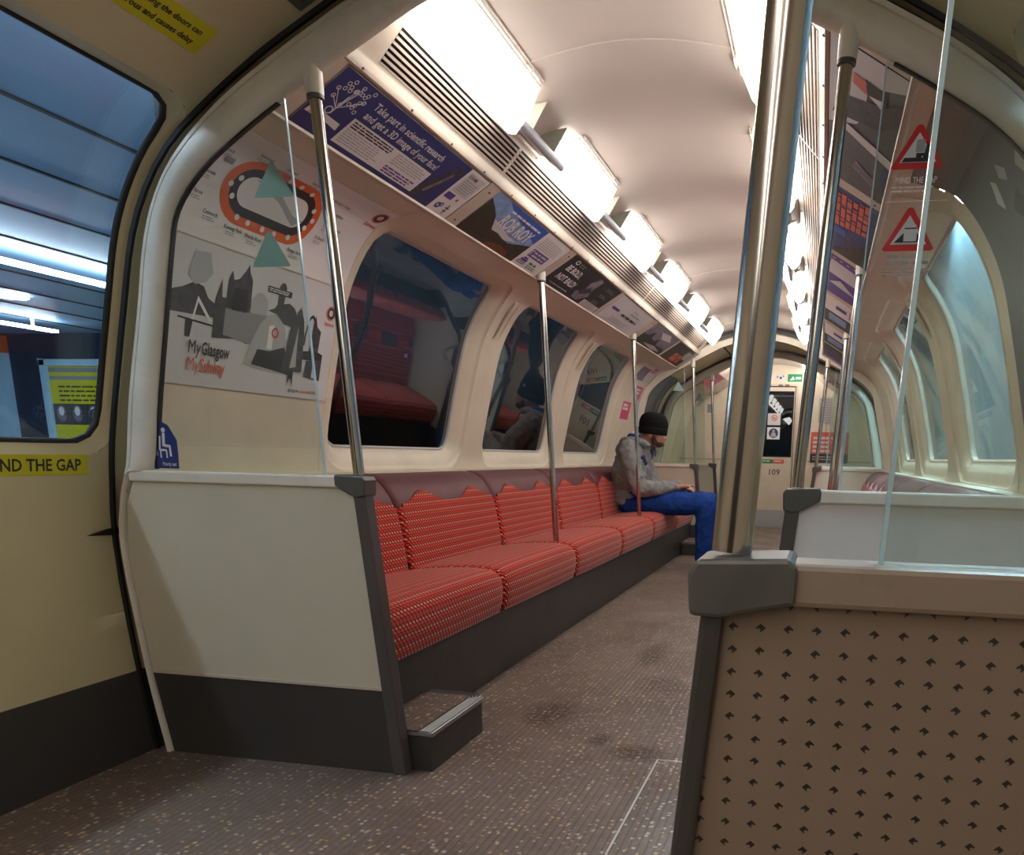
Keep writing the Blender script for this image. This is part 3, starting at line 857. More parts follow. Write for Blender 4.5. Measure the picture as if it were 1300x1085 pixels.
def light_link(s, ya, label):
    e = empty('light_bracket', (s * .37, ya, 1.86), label, 'bracket', 'brackets between the strip lights')
    gap = SEAT_W - .545
    m = MB(); a = [(s * .372, ya - .01, 1.838), (s * .372, ya + gap + .01, 1.838)]
    m.tube(a, .017, 16); m.build('bar', ['bar'], e, smooth=50)
    for y in (gap * .24, gap * .78):
        m = MB(); m.prism([(.437, 1.872), (.372, 1.836), (.315, 1.925), (.37, 1.918), (.43, 1.90)], ya + y - .0025, ya + y + .0025, lambda x, z, d: (s * x, d, z)); m.build('bracket_plate', ['plate'], e)
    m = MB(); m.prism([(.437, 1.868), (.440, 1.900), (.420, 1.895), (.405, 1.860)], ya + .012, ya + gap - .012, lambda x, z, d: (s * x, d, z)); m.build('side_plate', ['plate'], e)
    return e
ordn = ['nearest', 'second', 'third', 'fourth', 'fifth', 'sixth']
for s in (-1, 1):
    l0 = light(s, 1.99, 'nearest lit strip light of the %s row' % side_name[s])
    b0 = light_link(s, 1.99 + .545, 'bracket joining the nearest and second %s strip lights' % side_name[s])
    for k in range(1, 6):
        clone(l0, (0, SEAT_W * k, 0), '%s lit strip light of the %s row, counting from the camera' % (ordn[k], side_name[s]))
        if k < 5: clone(b0, (0, SEAT_W * k, 0), 'bracket after the %s strip light of the %s row' % (ordn[k], side_name[s]))
    for yy, lb in ((8.70, 'lit strip light in the end bay, %s row' % side_name[s]), (9.45, 'lit strip light against the end wall, %s row' % side_name[s]), (-.42, 'strip light just behind the camera, %s row' % side_name[s]), (-1.33, 'second strip light behind the camera, %s row' % side_name[s]), (-2.25, 'third strip light behind the camera, %s row' % side_name[s]), (-3.16, 'rearmost strip light, %s row' % side_name[s])):
        if yy > 0 or 1: clone(l0, (0, yy - 1.99, 0), lb)

# ------------------------------------------------------------------ printed matter
rn = random.Random(11)
def wallfn(prof, s):
    f = prof.map(s)
    return (lambda a, b, d: f(a, b, d)) if s < 0 else (lambda a, b, d: f(-a, b, d))
WL = wallfn(WALL, -1); WR = wallfn(WALL, 1)
UZ = WALL.uz

# MyGlasgow poster: a = y, b = arc length
def uu(z): return UZ(z)
p = Print(WL, [], .025)
ya, yb = 1.895, 2.612; ub, ut = uu(1.02), uu(1.385)
p.card(ya, ub, yb, ut, 'offwhite', .004)
yb = 2.56
H = ut - ub
def sk(pts, k, layer=2): p.poly([(ya + (yb - ya) * a, ub + H * (.10 + .89 * b)) for a, b in pts], k, layer)
# skyline of the poster
sk([(0, .44), (0, .60), (.06, .64), (.12, .70), (.17, .68), (.20, .60), (.24, .57), (.24, .46)], 'photo')
sk([(.08, .74), (.10, .93), (.18, .95), (.21, .80), (.18, .72), (.12, .68)], 'lgrey', 3)
sk([(.05, .42), (.24, .40), (.24, .385), (.05, .405)], 'ink', 3); sk([(.09, .405), (.13, .405), (.12, .27), (.095, .27)], 'ink', 3)
sk([(.12, .41), (.145, .60), (.235, .42), (.215, .42), (.148, .555), (.132, .41)], 'white', 4)
sk([(.24, .30), (.24, .62), (.265, .78), (.275, .64), (.30, .64), (.30, .80), (.315, .87), (.33, .80), (.36, .82), (.39, .90), (.405, .96), (.415, .90), (.44, .84), (.45, .62), (.45, .30), (.40, .33)], 'photo', 3)
sk([(.33, .55), (.34, .74), (.42, .76), (.43, .55)], 'ink', 4)
sk([(.44, .55), (.455, .70), (.485, .755), (.52, .76), (.555, .70), (.56, .55)], 'lgrey', 3)
sk([(.30, .34), (.30, .56), (.56, .58), (.50, .30)], 'grey', 4)
sk([(.44, .13), (.48, .34), (.52, .50), (.57, .60), (.62, .61), (.69, .52), (.72, .36), (.80, .10), (.62, .10)], 'lgrey', 5)
sk([(.49, .14), (.52, .28), (.60, .28), (.70, .34), (.78, .09)], 'ink', 6)
sk([(.58, .30), (.58, .50), (.615, .52), (.615, .30)], 'white', 6)
sk([(.56, .63), (.60, .66), (.62, .70), (.615, .86), (.63, .90), (.65, .90), (.665, .86), (.66, .72), (.70, .74), (.74, .71), (.78, .62), (.77, .52), (.68, .55), (.62, .62)], 'photo', 4)
sk([(.70, .12), (.73, .52), (.785, .74), (.82, .62), (.835, .48), (.85, .14)], 'photo', 7)
sk([(.755, .16), (.785, .56), (.80, .18)], 'lgrey', 8)
sk([(.745, -.02), (.755, .14), (.785, .14), (.79, -.02), (.775, .06), (.76, .06)], 'ink', 8)
for k in range(9):
    q = PI * k / 8; q2 = PI * (k + 1) / 8
    if k < 8: sk([(.885 - .045 * math.cos(q), .40 + .30 * math.sin(q)), (.885 - .045 * math.cos(q2), .40 + .30 * math.sin(q2)), (.885 - .036 * math.cos(q2), .40 + .27 * math.sin(q2)), (.885 - .036 * math.cos(q), .40 + .27 * math.sin(q))], 'ink', 4)
sk([(.83, .26), (.83, .34), (.96, .36), (1.0, .34), (1.0, .28)], 'ink', 5)
sk([(.89, .34), (.90, .62), (.91, .70), (.93, .60), (.965, .56), (.96, .34)], 'photo', 4)
sk([(.87, .10), (.88, .26), (1.0, .28), (1.0, .08)], 'photo', 6); sk([(.93, .10), (.93, .22), (.955, .22), (.955, .10)], 'offwhite', 7)
p.text('My', ya + .075, ub + .088, .052, 'ink', 9, .74); p.text('Glasgow', ya + .075 + .049, ub + .088, .050, 'ink', 9, .62, bold=.02)
p.text('My', ya + .075, ub + .042, .052, 'redtxt', 9, .74); p.text('Subway', ya + .075 + .049, ub + .042, .050, 'redtxt', 9, .62, bold=.02)
p.text('glasgow', yb - .155, ub + .018, .017, 'ink', 5); p.text('subway', yb - .095, ub + .018, .017, 'orange', 5)
for k in range(3): p.ring(yb - .04 + .014 * k, ub + .023, .003, .0055, 'orange', 5, 12)
p.rect(ya + .36, ut - .075, ya + .47, ut - .057, 'ink', 3); p.lines(ya + .365, ut - .061, ya + .465, 2, .006, .0035, 'offwhite', 5, .2, rn)
p.ring(ya + .415, ub + H * .50, .010, .016, 'red', 8, 18)
o = p.build('wall_poster'); tag(o, 'grey and white poster reading MyGlasgow MySubway with a photo montage of city landmarks', 'poster')

# route map above it
p = Print(WL, [], .015)
mb, mt = uu(1.390), UZ(1.612)
p.card(1.87, mb, 2.612, mt, 'white', .004)
cy_, cu_ = 2.165, (mb + mt) / 2 - .002
def stad(hw, hh, k, layer, n=40):
    pts = []
    for j in range(n):
        q = 2 * PI * j / n; c, s_ = math.cos(q), math.sin(q)
        pts.append((cy_ + (hw - hh) * (1 if c > 0 else -1) + hh * c, cu_ + hh * s_))
    p.poly(pts, k, layer)
stad(.192, .098, 'orange', 2); stad(.164, .072, 'ink', 3); stad(.138, .046, 'white', 4)
p.poly([(cy_ - .10, cu_ + .040), (cy_ - .02, cu_ + .044), (cy_ + .09, cu_ - .012), (cy_ + .135, cu_ - .015), (cy_ + .10, cu_ - .040), (cy_ + .02, cu_ + .004)], 'lgrey', 5)
for (a, b) in ((-.150, .025), (-.172, 0), (-.150, -.03), (-.105, -.078), (-.06, -.082), (0, -.083), (.05, -.083), (.11, -.076), (.158, -.03), (.175, 0), (.158, .03), (.105, .076), (.05, .082), (0, .082), (-.08, .080)):
    p.disc(cy_ + a * .98, cu_ + b * .98, .0085, 'white', 6, 14)
for (a, b, t, al) in ((-.215, .075, 'Partick', 'r'), (-.13, .108, 'Kelvinhall', 'c'), (-.03, .108, 'Hillhead', 'c'), (.06, .108, 'Kelvinbridge', 'l'), (.175, .088, "St George's Cross", 'l'), (.215, .045, 'Cowcaddens', 'l'), (.225, .0, 'Buchanan Street', 'l'), (.215, -.045, 'St Enoch', 'l'),
                      (.16, -.112, 'Bridge Street', 'c'), (-.02, -.118, 'Shields Road', 'c'), (-.10, -.115, 'Kinning Park', 'c'), (-.19, -.098, 'Cessnock', 'c'), (-.235, -.058, 'Ibrox', 'r'), (-.225, .0, 'Govan', 'r')):
    p.text(t, cy_ + a, cu_ + b, .0155, 'ink', 4, .85, al, .01)
    w = .045
    a0 = a - (w if al == 'r' else (w / 2 if al == 'c' else 0))
    p.lines(cy_ + a0, cu_ + b - .006, cy_ + a0 + w, 2, .006, .0028, 'lgrey', 4, .3, rn)
p.rect(cy_ - .225, cu_ + .045, cy_ - .195, cu_ + .063, 'grey', 4)
tag(p.build('route_map'), 'white route map with an orange and black oval line, high on the curved wall', 'map')

def logo(fn, a, u, txt, lab, r=.021):
    q = Print(fn, [], .05)
    q.lay = .0045
    q.ring(a, u, r * .38, r * 1.0, 'redtxt', 2); q.ring(a, u, r * .45, r * .78, 'ink', 3); q.disc(a, u, r * .40, 'white', 2); q.text('S', a, u - r * .22, r * .62, 'redtxt', 4, align='c', bold=.02)
    q.text('Subway', a, u - r * 1.75, r * .72, 'redtxt', 3, align='c', bold=.02)
    tag(q.build('logo_sticker'), lab, 'sticker', 'round subway logo stickers')
logo(WL, 2.575, uu(1.305) , 'Subway', 'small red ring logo at the right edge of the skyline poster', .024)
logo(WL, 2.575, UZ(1.600), 'Subway', 'small red ring logo high beside the top corner of the nearest window', .030)

# priority seat sticker on the left screen glass
F = lambda a, b, d: (a, Y1 - .003 - d, b)
p = Print(F, [], .1); p.lay = 0
p.poly([(-1.136, .795), (-1.062, .795), (-1.060, .835), (-1.060, .868), (-1.082, .905), (-1.108, .918), (-1.128, .925)], 'navy', 1)
p.disc(-1.098, .893, .006, 'white', 2); p.line(-1.098, .886, -1.101, .852, .008, 'white', 2); p.line(-1.101, .854, -1.082, .852, .007, 'white', 2); p.line(-1.083, .854, -1.082, .826, .006, 'white', 2)
p.line(-1.110, .878, -1.114, .842, .005, 'white', 2); p.line(-1.114, .842, -1.094, .842, .005, 'white', 2); p.line(-1.094, .842, -1.094, .822, .004, 'white', 2); p.line(-1.112, .842, -1.112, .822, .004, 'white', 2)
p.disc(-1.124, .868, .005, 'white', 2); p.line(-1.124, .862, -1.124, .828, .006, 'white', 2)
p.text('Priority seat', -1.068, .802, .0135, 'white', 2, .62, 'r', .01)
tag(p.build('window_sticker'), 'navy priority seat sticker with a white seated figure on the near left screen glass', 'sticker')

# triangular warning stickers
def tri_back(xc, zb, zt, hw, Yp, lab, side=-1):
    q = Print(lambda a, b, d: (a, Yp + .003 + d, b), [], .2); q.lay = 0
    q.poly([(xc - hw, zb), (xc + hw, zb), (xc + hw * .94, zb + .008), (xc + .004, zt), (xc - .004, zt), (xc - hw * .94, zb + .008)], 'palegreen', 1)
    q.build
    tag(q.build('warning_sticker'), lab, 'sticker', 'triangular warning stickers seen from behind')
def tri_front(xc, zb, zt, hw, Yp, kind, lab):
    q = Print(lambda a, b, d: (a, Yp - .003 - d, b), [], .2); q.lay = 0
    h = zt - zb
    q.poly([(xc - hw, zb + .004), (xc - hw + .005, zb), (xc + hw - .005, zb), (xc + hw, zb + .004), (xc + .006, zt - .002), (xc, zt), (xc - .006, zt - .002)], 'red', 1)
    q.poly([(xc - hw * .70, zb + h * .15), (xc + hw * .70, zb + h * .15), (xc, zb + h * .82)], 'white', 2)
    if kind == 0:
        q.poly([(xc - hw * .62, zb + h * .16), (xc + hw * .62, zb + h * .16), (xc + hw * .50, zb + h * .26), (xc + hw * .42, zb + h * .36), (xc - hw * .08, zb + h * .36), (xc - hw * .08, zb + h * .26), (xc - hw * .52, zb + h * .26)], 'ink', 3)
        q.poly([(xc + .012, zb + h * .36), (xc + .016, zb + h * .62), (xc + .026, zb + h * .45), (xc + .024, zb + h * .36)], 'ink', 3)
        q.poly([(xc - .006, zb + h * .38), (xc - .004, zb + h * .66), (xc + .012, zb + h * .66), (xc + .012, zb + h * .38)], 'lgrey', 3)
        q.ring(xc + .026, zb + h * .27, .0015, .0042, 'white', 4, 14); q.disc(xc + .008, zb + h * .27, .0016, 'white', 4)
        q.text('MIND THE GAP', xc, zb - .026, .0165, 'white', 2, .72, 'c', .015)
        q.lines(xc - .048, zb - .032, xc + .05, 2, .007, .0028, 'white', 2, .15, rn)
        q.rect(xc - .058, zb - .0605, xc + .066, zb - .0590, 'white', 2)
    else:
        q.poly([(xc - hw * .62, zb + h * .16), (xc + hw * .62, zb + h * .16), (xc + .016, zb + h * .42), (xc + .016, zb + h * .22), (xc - .010, zb + h * .22), (xc - .010, zb + h * .42)], 'ink', 3)
        q.poly([(xc - .009, zb + h * .22), (xc - .008, zb + h * .60), (xc + .014, zb + h * .60), (xc + .015, zb + h * .22)], 'white', 4); q.rect(xc - .009, zb + h * .50, xc + .015, zb + h * .53, 'ink', 5)
        q.rect(xc - hw * .6, zb + h * .165, xc + hw * .6, zb + h * .19, 'white', 5)
        q.lines(xc - .04, zb - .008, xc + .045, 2, .012, .006, 'lgrey', 2, .1, rn); q.lines(xc - .048, zb - .034, xc + .05, 3, .006, .0024, 'lgrey', 2, .15, rn)
    tag(q.build('warning_sticker'), lab, 'sticker', 'red triangular warning stickers')
tri_back(-.724, 1.436, 1.512, .052, Y1, 'upper pale green triangle on the near left glass')
tri_back(-.746, 1.283, 1.363, .051, Y1, 'lower pale green triangle on the near left glass')
tri_front(.750, 1.438, 1.520, .052, Y1, 0, 'upper red triangle on the right glass, above the words MIND THE GAP')
tri_front(.744, 1.284, 1.367, .052, Y1, 1, 'lower red triangle on the right glass, showing a person at a door')
tri_back(-.724, 1.436, 1.512, .052, Y2 - .008, 'pale triangle on the far left glass behind the man, beside the second pole')
tri_back(-.724, 1.436, 1.512, .052, Y3 - .008, 'pale triangle on the glass nearest the end wall')

# adverts on the cornice ---------------------------------------------------------------
def adfn(s):
    dx, dz = ADT[0] - ADB[0], ADT[1] - ADB[1]; L = math.hypot(dx, dz); dx /= L; dz /= L
    nx, nz = -dz, dx  # for s=+1: facing inward-down
    if nz > 0: nx, nz = -nx, -nz
    o = .004
    def fn(a, b, d):
        x = ADB[0] + dx * (b + .008) + nx * (d + o); z = ADB[1] + dz * (b + .008) + nz * (d + o)
        return (s * x, a if s < 0 else -a, z)
    return fn, L - .014
AL, AH = adfn(-1); AR, _ = adfn(1)
LG = 'advert cards in the left cornice'
# 1 : face research
p = Print(AL, [], 5); a0, a1 = 1.915, 2.735; p.card(a0, 0, a1, AH, 'white')
p.rect(a0, 0, 2.60, AH, 'navy', 1)
p.text('Take part in scientific research', a0 + .165, AH - .047, .0345, 'white', 3, .88, bold=.012)
p.text('and get a 3D image of your face!', a0 + .165, AH - .082, .0345, 'white', 3, .86, bold=.012)
p.poly([(a0 + .150, .020), (a0 + .150, .108), (a0 + .560, .108), (a0 + .560, .020)], 'white', 2)
p.lines(a0 + .16, .102, a0 + .36, 3, .0085, .0045, 'ink', 3, .1, rn); p.lines(a0 + .16, .074, a0 + .345, 6, .0082, .0034, 'lgrey', 3, .2, rn)
p.lines(a0 + .38, .100, a0 + .55, 5, .0085, .0036, 'lgrey', 3, .2, rn); p.lines(a0 + .38, .050, a0 + .55, 3, .0095, .0052, 'purple', 3, .2, rn)
p.poly([(a0 + .008, .050), (a0 + .012, .075), (a0 + .13, .070), (a0 + .135, .048), (a0 + .10, .052)], 'white', 2); p.text('your face', a0 + .022, .055, .016, 'navy', 3, .9, bold=.02)
cx_ = a0 + .075; 
for j in range(24):
    a_ = rn.uniform(-.055, .06); b_ = rn.uniform(.04, .085) if j % 2 else rn.uniform(.02, .10)
    p.ring(cx_ + a_, AH - .112 + b_, .0042, .0068, 'white', 3, 10)
    if j % 3 == 0: p.line(cx_, AH - .105, cx_ + a_, AH - .112 + b_, .0022, 'white', 2)
p.line(cx_, AH - .125, cx_ + .002, AH - .06, .004, 'white', 3); p.ring(cx_ - .012, AH - .118, .009, .0125, 'white', 3, 14)
p.poly([(2.475, .015), (2.487, .06), (2.515, .12), (2.545, AH - .03), (2.575, AH - .022), (2.578, AH - .05), (2.555, .10), (2.528, .05), (2.50, .012)], 'photo', 2)
p.poly([(2.505, .05), (2.53, .10), (2.555, AH - .05), (2.562, AH - .06), (2.54, .09), (2.518, .045)], 'photo2', 3)
p.rect(2.615, .105, 2.72, AH - .01, 'offwhite', 2); p.text('SCANME', 2.62, AH - .03, .018, 'ink', 3, .8, bold=.02); p.lines(2.625, AH - .04, 2.715, 6, .009, .003, 'grey', 3, .2, rn)
p.rect(2.612, .073, 2.662, .098, 'purple', 2); p.disc(2.69, .085, .007, 'pink', 2, 6)
p.ring(2.635, .035, .006, .013, 'navy', 2, 14); p.ring(2.65, .044, .005, .009, 'navy', 2, 14); p.line(2.69, .012, 2.69, .058, .005, 'ink', 2); p.line(2.678, .042, 2.702, .042, .004, 'ink', 2); p.line(2.68, .028, 2.70, .028, .004, 'ink', 2)
tag(p.build('advert_card'), 'navy advert asking to Take part in scientific research, first in the left cornice', 'advert', LG)
# 2 : ROB ROY
p = Print(AL, [], .05); a0, a1 = 2.82, 3.615; p.card(a0, 0, a1, AH, 'white')
p.rect(a0, 0, 3.33, AH, 'sky', 1); p.poly([(a0 + .10, AH), (3.33, AH), (3.33, AH - .08), (a0 + .30, AH - .045), (a0 + .2, AH - .03)], 'blue', 2)
p.poly([(a0, 0), (a0, .172), (a0 + .06, .150), (a0 + .12, .125), (a0 + .15, .10), (a0 + .18, .072), (a0 + .24, .074), (a0 + .29, .066), (a0 + .36, .062), (a0 + .42, .082), (3.33, .108), (3.33, 0)], 'hill', 3)
p.poly([(a0 + .22, 0), (a0 + .25, .025), (a0 + .33, .038), (a0 + .42, .030), (a0 + .44, 0)], 'rust', 4)
p.poly([(a0 + .13, .115), (a0 + .2, .108), (a0 + .30, .09), (a0 + .40, .085), (a0 + .30, .06), (a0 + .24, .07), (a0 + .18, .07)], 'offwhite', 2)
p.text('ROB ROY', a0 + .165, .102, .082, 'white', 5, .80, bold=.025)
p.lines(a0 + .17, AH - .022, a0 + .46, 1, .01, .009, 'white', 5, .0, rn)
p.lines(3.36, AH - .025, 3.59, 6, .0105, .0035, 'lgrey', 3, .25, rn)
p.rect(3.375, .068, 3.55, .112, 'purple', 2); p.lines(3.405, .104, 3.54, 2, .018, .010, 'offwhite', 3, .1, rn); p.poly([(3.382, .074), (3.382, .106), (3.40, .106), (3.388, .098), (3.388, .074)], 'white', 3)
p.rect(3.355, .020, 3.43, .034, 'purple', 2); p.rect(3.365, .037, 3.43, .050, 'purple', 2); p.rect(3.375, .052, 3.42, .060, 'purple', 2); p.lines(3.36, .030, 3.425, 1, .01, .006, 'white', 3, .1, rn)
p.lines(3.46, .050, 3.54, 1, .01, .012, 'green', 2, .1, rn); p.lines(3.46, .032, 3.56, 2, .01, .005, 'green', 2, .1, rn)
tag(p.build('advert_card'), 'ROB ROY advert with a dark hillside under a blue sky', 'advert', LG)
# 3 : BE BOLD
p = Print(AL, [], 5); a0, a1 = 3.70, 4.535; p.card(a0, 0, a1, AH, 'ink')
p.text('BE BOLD,', a0 + .055, AH - .085, .052, 'white', 3, .95, bold=.022); p.text('NOT BALD!', a0 + .055, AH - .145, .052, 'white', 3, .95, bold=.022)
p.ring(a0 + .09, AH - .022, .008, .013, 'white', 3, 18, 1.8); p.lines(a0 + .13, AH - .015, a0 + .20, 2, .012, .006, 'grey', 3, .2, rn)
p.lines(a0 + .06, .030, a0 + .32, 1, .01, .006, 'lgrey', 3, 0, rn)
p.poly([(a0 + .40, .02), (a0 + .37, .06), (a0 + .44, .09), (a0 + .42, .14), (a0 + .47, AH - .01), (a0 + .53, AH - .02), (a0 + .52, .12), (a0 + .56, .07), (a0 + .49, .02)], 'photo2', 2)
p.poly([(a0 + .39, .07), (a0 + .48, .12), (a0 + .54, .10), (a0 + .45, .055)], 'photo', 3)
for k in range(3): p.disc(a0 + .61, .06 + .05 * k, .012, 'photo', 2, ra=.02); p.lines(a0 + .65, .075 + .05 * k, a0 + .78, 2, .012, .005, 'grey', 3, .3, rn)
p.rect(a0 + .56, .006, a1 - .01, .050, 'offwhite', 2); p.lines(a0 + .575, .044, a1 - .03, 4, .010, .004, 'grey', 3, .2, rn)
tag(p.build('advert_card'), 'black advert reading BE BOLD, NOT BALD!', 'advert', LG)
# 4 : pale notice
p = Print(AL, [], 5); a0, a1 = 4.60, 5.42; p.card(a0, 0, a1, AH, 'offwhite')
p.text('Thank you.', a0 + .40, AH - .05, .026, 'grey', 3, 1.0, bold=.01); p.lines(a0 + .40, AH - .062, a0 + .62, 1, .02, .008, 'grey', 3, .2, rn)
p.lines(a0 + .28, AH - .095, a0 + .66, 1, .022, .017, 'ink', 3, .05, rn); p.rect(a0 + .05, .10, a0 + .20, .118, 'purple', 2); p.lines(a0 + .20, .06, a0 + .60, 3, .013, .006, 'lgrey', 3, .2, rn)
tag(p.build('advert_card'), 'pale grey text-only advert, fourth in the left cornice', 'advert', LG)
# 5 : misty photo
p = Print(AL, [], 5); a0, a1 = 5.55, 6.37; p.card(a0, 0, a1, AH, 'sky'); p.rect(a0, 0, a1, AH, 'photo2', 1)
p.poly([(a0, 0), (a0, .09), (a0 + .12, .10), (a0 + .2, .15), (a0 + .25, .09), (a0 + .36, .08), (a0 + .42, .12), (a0 + .5, .06), (a0 + .7, .07), (a1, .05), (a1, 0)], 'ink', 2)
p.poly([(a0 + .2, .03), (a0 + .5, .05), (a0 + .75, .03), (a0 + .5, .01)], 'lgrey', 3); p.poly([(a0 + .3, AH - .03), (a0 + .55, AH - .01), (a0 + .7, AH - .06), (a0 + .45, AH - .08)], 'offwhite', 3)
tag(p.build('advert_card'), 'misty violet landscape advert, fifth in the left cornice', 'advert', LG)
# 6 : red lettering
p = Print(AL, [], 5); a0, a1 = 6.44, 7.17; p.card(a0, 0, a1, AH, 'photo')
p.rect(a0, AH * .6, a0 + .45, AH, 'ink', 2); p.lines(a0 + .25, .115, a0 + .58, 2, .045, .040, 'redtxt', 4, .05, rn); p.rect(a0 + .05, .005, a1 - .05, .03, 'rust', 3); p.rect(a0 + .52, .09, a1 - .02, AH - .02, 'lgrey', 3)
tag(p.build('advert_card'), 'dark advert with red lettering, last in the left cornice', 'advert', LG)
RG = 'advert cards in the right cornice'
# right cornice: a runs towards the camera (-y)
p = Print(AR, [], 5); b0, b1 = -2.74, -1.915; p.card(b0, 0, b1, AH, 'darkposter')
p.poly([(b0 + .38, AH), (b1, AH), (b1, 0), (b1 - .06, 0), (b1 - .14, .10), (b1 - .30, .10), (b0 + .46, .12)], 'offwhite', 2)
p.poly([(b0 + .45, AH - .01), (b0 + .50, .06), (b0 + .58, 0), (b0 + .72, 0), (b0 + .64, .05), (b0 + .58, AH - .03)], 'photo', 3)
p.poly([(b0 + .63, .045), (b0 + .66, .10), (b0 + .72, .11), (b0 + .71, .05)], 'ink', 4); p.poly([(b0 + .65, .10), (b0 + .67, .14), (b0 + .72, .14), (b0 + .71, .105)], 'redtxt', 5); p.poly([(b0 + .62, .055), (b0 + .655, .095), (b0 + .665, .06)], 'white', 5)
p.poly([(b0 + .30, 0), (b0 + .42, AH), (b0 + .46, AH), (b0 + .36, 0)], 'offwhite', 4)
p.poly([(b0 + .10, .05), (b0 + .16, .12), (b0 + .22, .11), (b0 + .15, .04)], 'photo2', 3); p.poly([(b0 + .05, .0), (b0 + .2, .03), (b0 + .34, .02), (b0 + .3, 0)], 'navy', 3)
tag(p.build('advert_card'), 'big slate advert with a running figure, first in the right cornice beside the pole', 'advert', RG)
p = Print(AR, [], 5); b0, b1 = -3.63, -2.80; p.card(b0, 0, b1, AH, 'navy')
for k in range(7): p.lines(b1 - .44 + .01 * k, AH - .012 - .023 * k, b1 - .04, 1, .03, .018, 'redtxt', 3, .16, rn)
for q in (.17, .31): p.rect(b1 - q - .012, 0.01, b1 - q, AH, 'navy', 4)
p.lines(b0 + .1, .12, b0 + .38, 3, .03, .006, 'rust', 3, .3, rn); p.poly([(b0 + .28, .10), (b0 + .30, AH), (b0 + .40, AH), (b0 + .36, .11)], 'blue', 2); p.poly([(b0, 0), (b0, AH), (b0 + .2, .08), (b0 + .4, 0)], 'ink', 2)
tag(p.build('advert_card'), 'night-blue advert with dense red lettering, second in the right cornice', 'advert', RG)
p = Print(AR, [], 5); b0, b1 = -4.50, -3.70; p.card(b0, 0, b1, AH, 'purple')
p.poly([(b0 + .42, .01), (b0 + .45, AH - .01), (b0 + .72, AH - .03), (b0 + .68, .02)], 'offwhite', 2); p.poly([(b0 + .2, .02), (b0 + .25, AH - .02), (b0 + .38, .12)], 'offwhite', 2)
for k in range(5): p.disc(b1 - .04, .02 + .035 * k, .008, 'white', 3, 10)
tag(p.build('advert_card'), 'purple and white advert, third in the right cornice', 'advert', RG)
for i, (q0, q1) in enumerate(((-5.42, -4.60), (-6.37, -5.55), (-7.17, -6.44))):
    p = Print(AR, [], 5); p.card(q0, 0, q1, AH, 'white' if i < 2 else 'ink')
    p.rect(q0, .0, q0 + .40, AH, 'photo' if i != 2 else 'purple', 2); p.rect(q0 + .12, .05, q0 + .34, AH - .03, 'sky' if i < 2 else 'photo', 3); p.rect(q1 - .26, .06, q1 - .16, .13, 'purple', 3); p.lines(q1 - .35, .04, q1 - .06, 2, .016, .006, 'ink', 3, .2, rn)
    tag(p.build('advert_card'), ('white and grey advert, fourth in the right cornice', 'white and grey advert, fifth in the right cornice', 'dark purple advert, last in the right cornice')[i], 'advert', RG)

# slate poster on the right wall beside the arch
p = Print(WR, [], .02); ub, ut = uu(.885), WALL.L - .045; p.card(-2.485, ub, -1.85, ut, 'darkposter', .005); H = ut - ub
def q_(pts, k, layer=2): p.poly([(-2.485 + .635 * a, ub + H * b * .80) for a, b in pts], k, layer)
q_([(.70, .93), (.80, .97), (.84, .90), (.76, .86)], 'lgrey'); q_([(.48, .84), (.60, .88), (.66, .80), (.58, .76)], 'ink'); q_([(.34, .90), (.40, .97), (.44, .95), (.40, .86)], 'offwhite')
q_([(.50, .95), (.54, .99), (.60, .95), (.56, .92)], 'lgrey', 3); q_([(.55, .62), (.62, .66), (.60, .58)], 'offwhite', 3); q_([(.72, .66), (.80, .70), (.77, .60)], 'offwhite', 3)
for (a, b) in ((.66, .72), (.80, .76), (.86, .62), (.74, .50), (.88, .48), (.6, .48)): q_([(a, b), (a + .03, b + .03), (a + .05, b), (a + .03, b - .025)], 'lgrey', 3)
q_([(.60, .08), (.63, .13), (.76, .12), (.73, .07)], 'grey', 3)
tag(p.build('wall_poster'), 'dark slate poster on the curved right wall beyond the red triangles', 'poster')

# pink notices on the far left wall
p = Print(WL, [], .05); ub = uu(1.16); p.card(6.70, ub, 6.98, ub + .15, 'pink'); p.lines(6.73, ub + .13, 6.92, 2, .03, .02, 'white', 3, .2, rn)
tag(p.build('notice'), 'magenta notice low on the wall just above the man', 'notice')
p = Print(WL, [], .05); ub = uu(1.34); p.card(6.86, ub, 7.20, ub + .12, 'pink'); p.rect(6.86, ub, 6.98, ub + .10, 'white', 2); p.lines(7.0, ub + .10, 7.16, 2, .03, .02, 'white', 3, .2, rn)
tag(p.build('notice'), 'magenta and white notice above the plain magenta one', 'notice')
p = Print(WL, [], .04); p.card(6.70, UZ(1.49), 7.24, UZ(1.61), 'offwhite'); p.rect(6.70, UZ(1.49), 7.0, UZ(1.585), 'photo2', 2); p.lines(7.03, UZ(1.60), 7.2, 2, .035, .025, 'pink', 3, .1, rn)
tag(p.build('wall_poster'), 'greyish poster high on the far left wall above the magenta notices', 'poster')

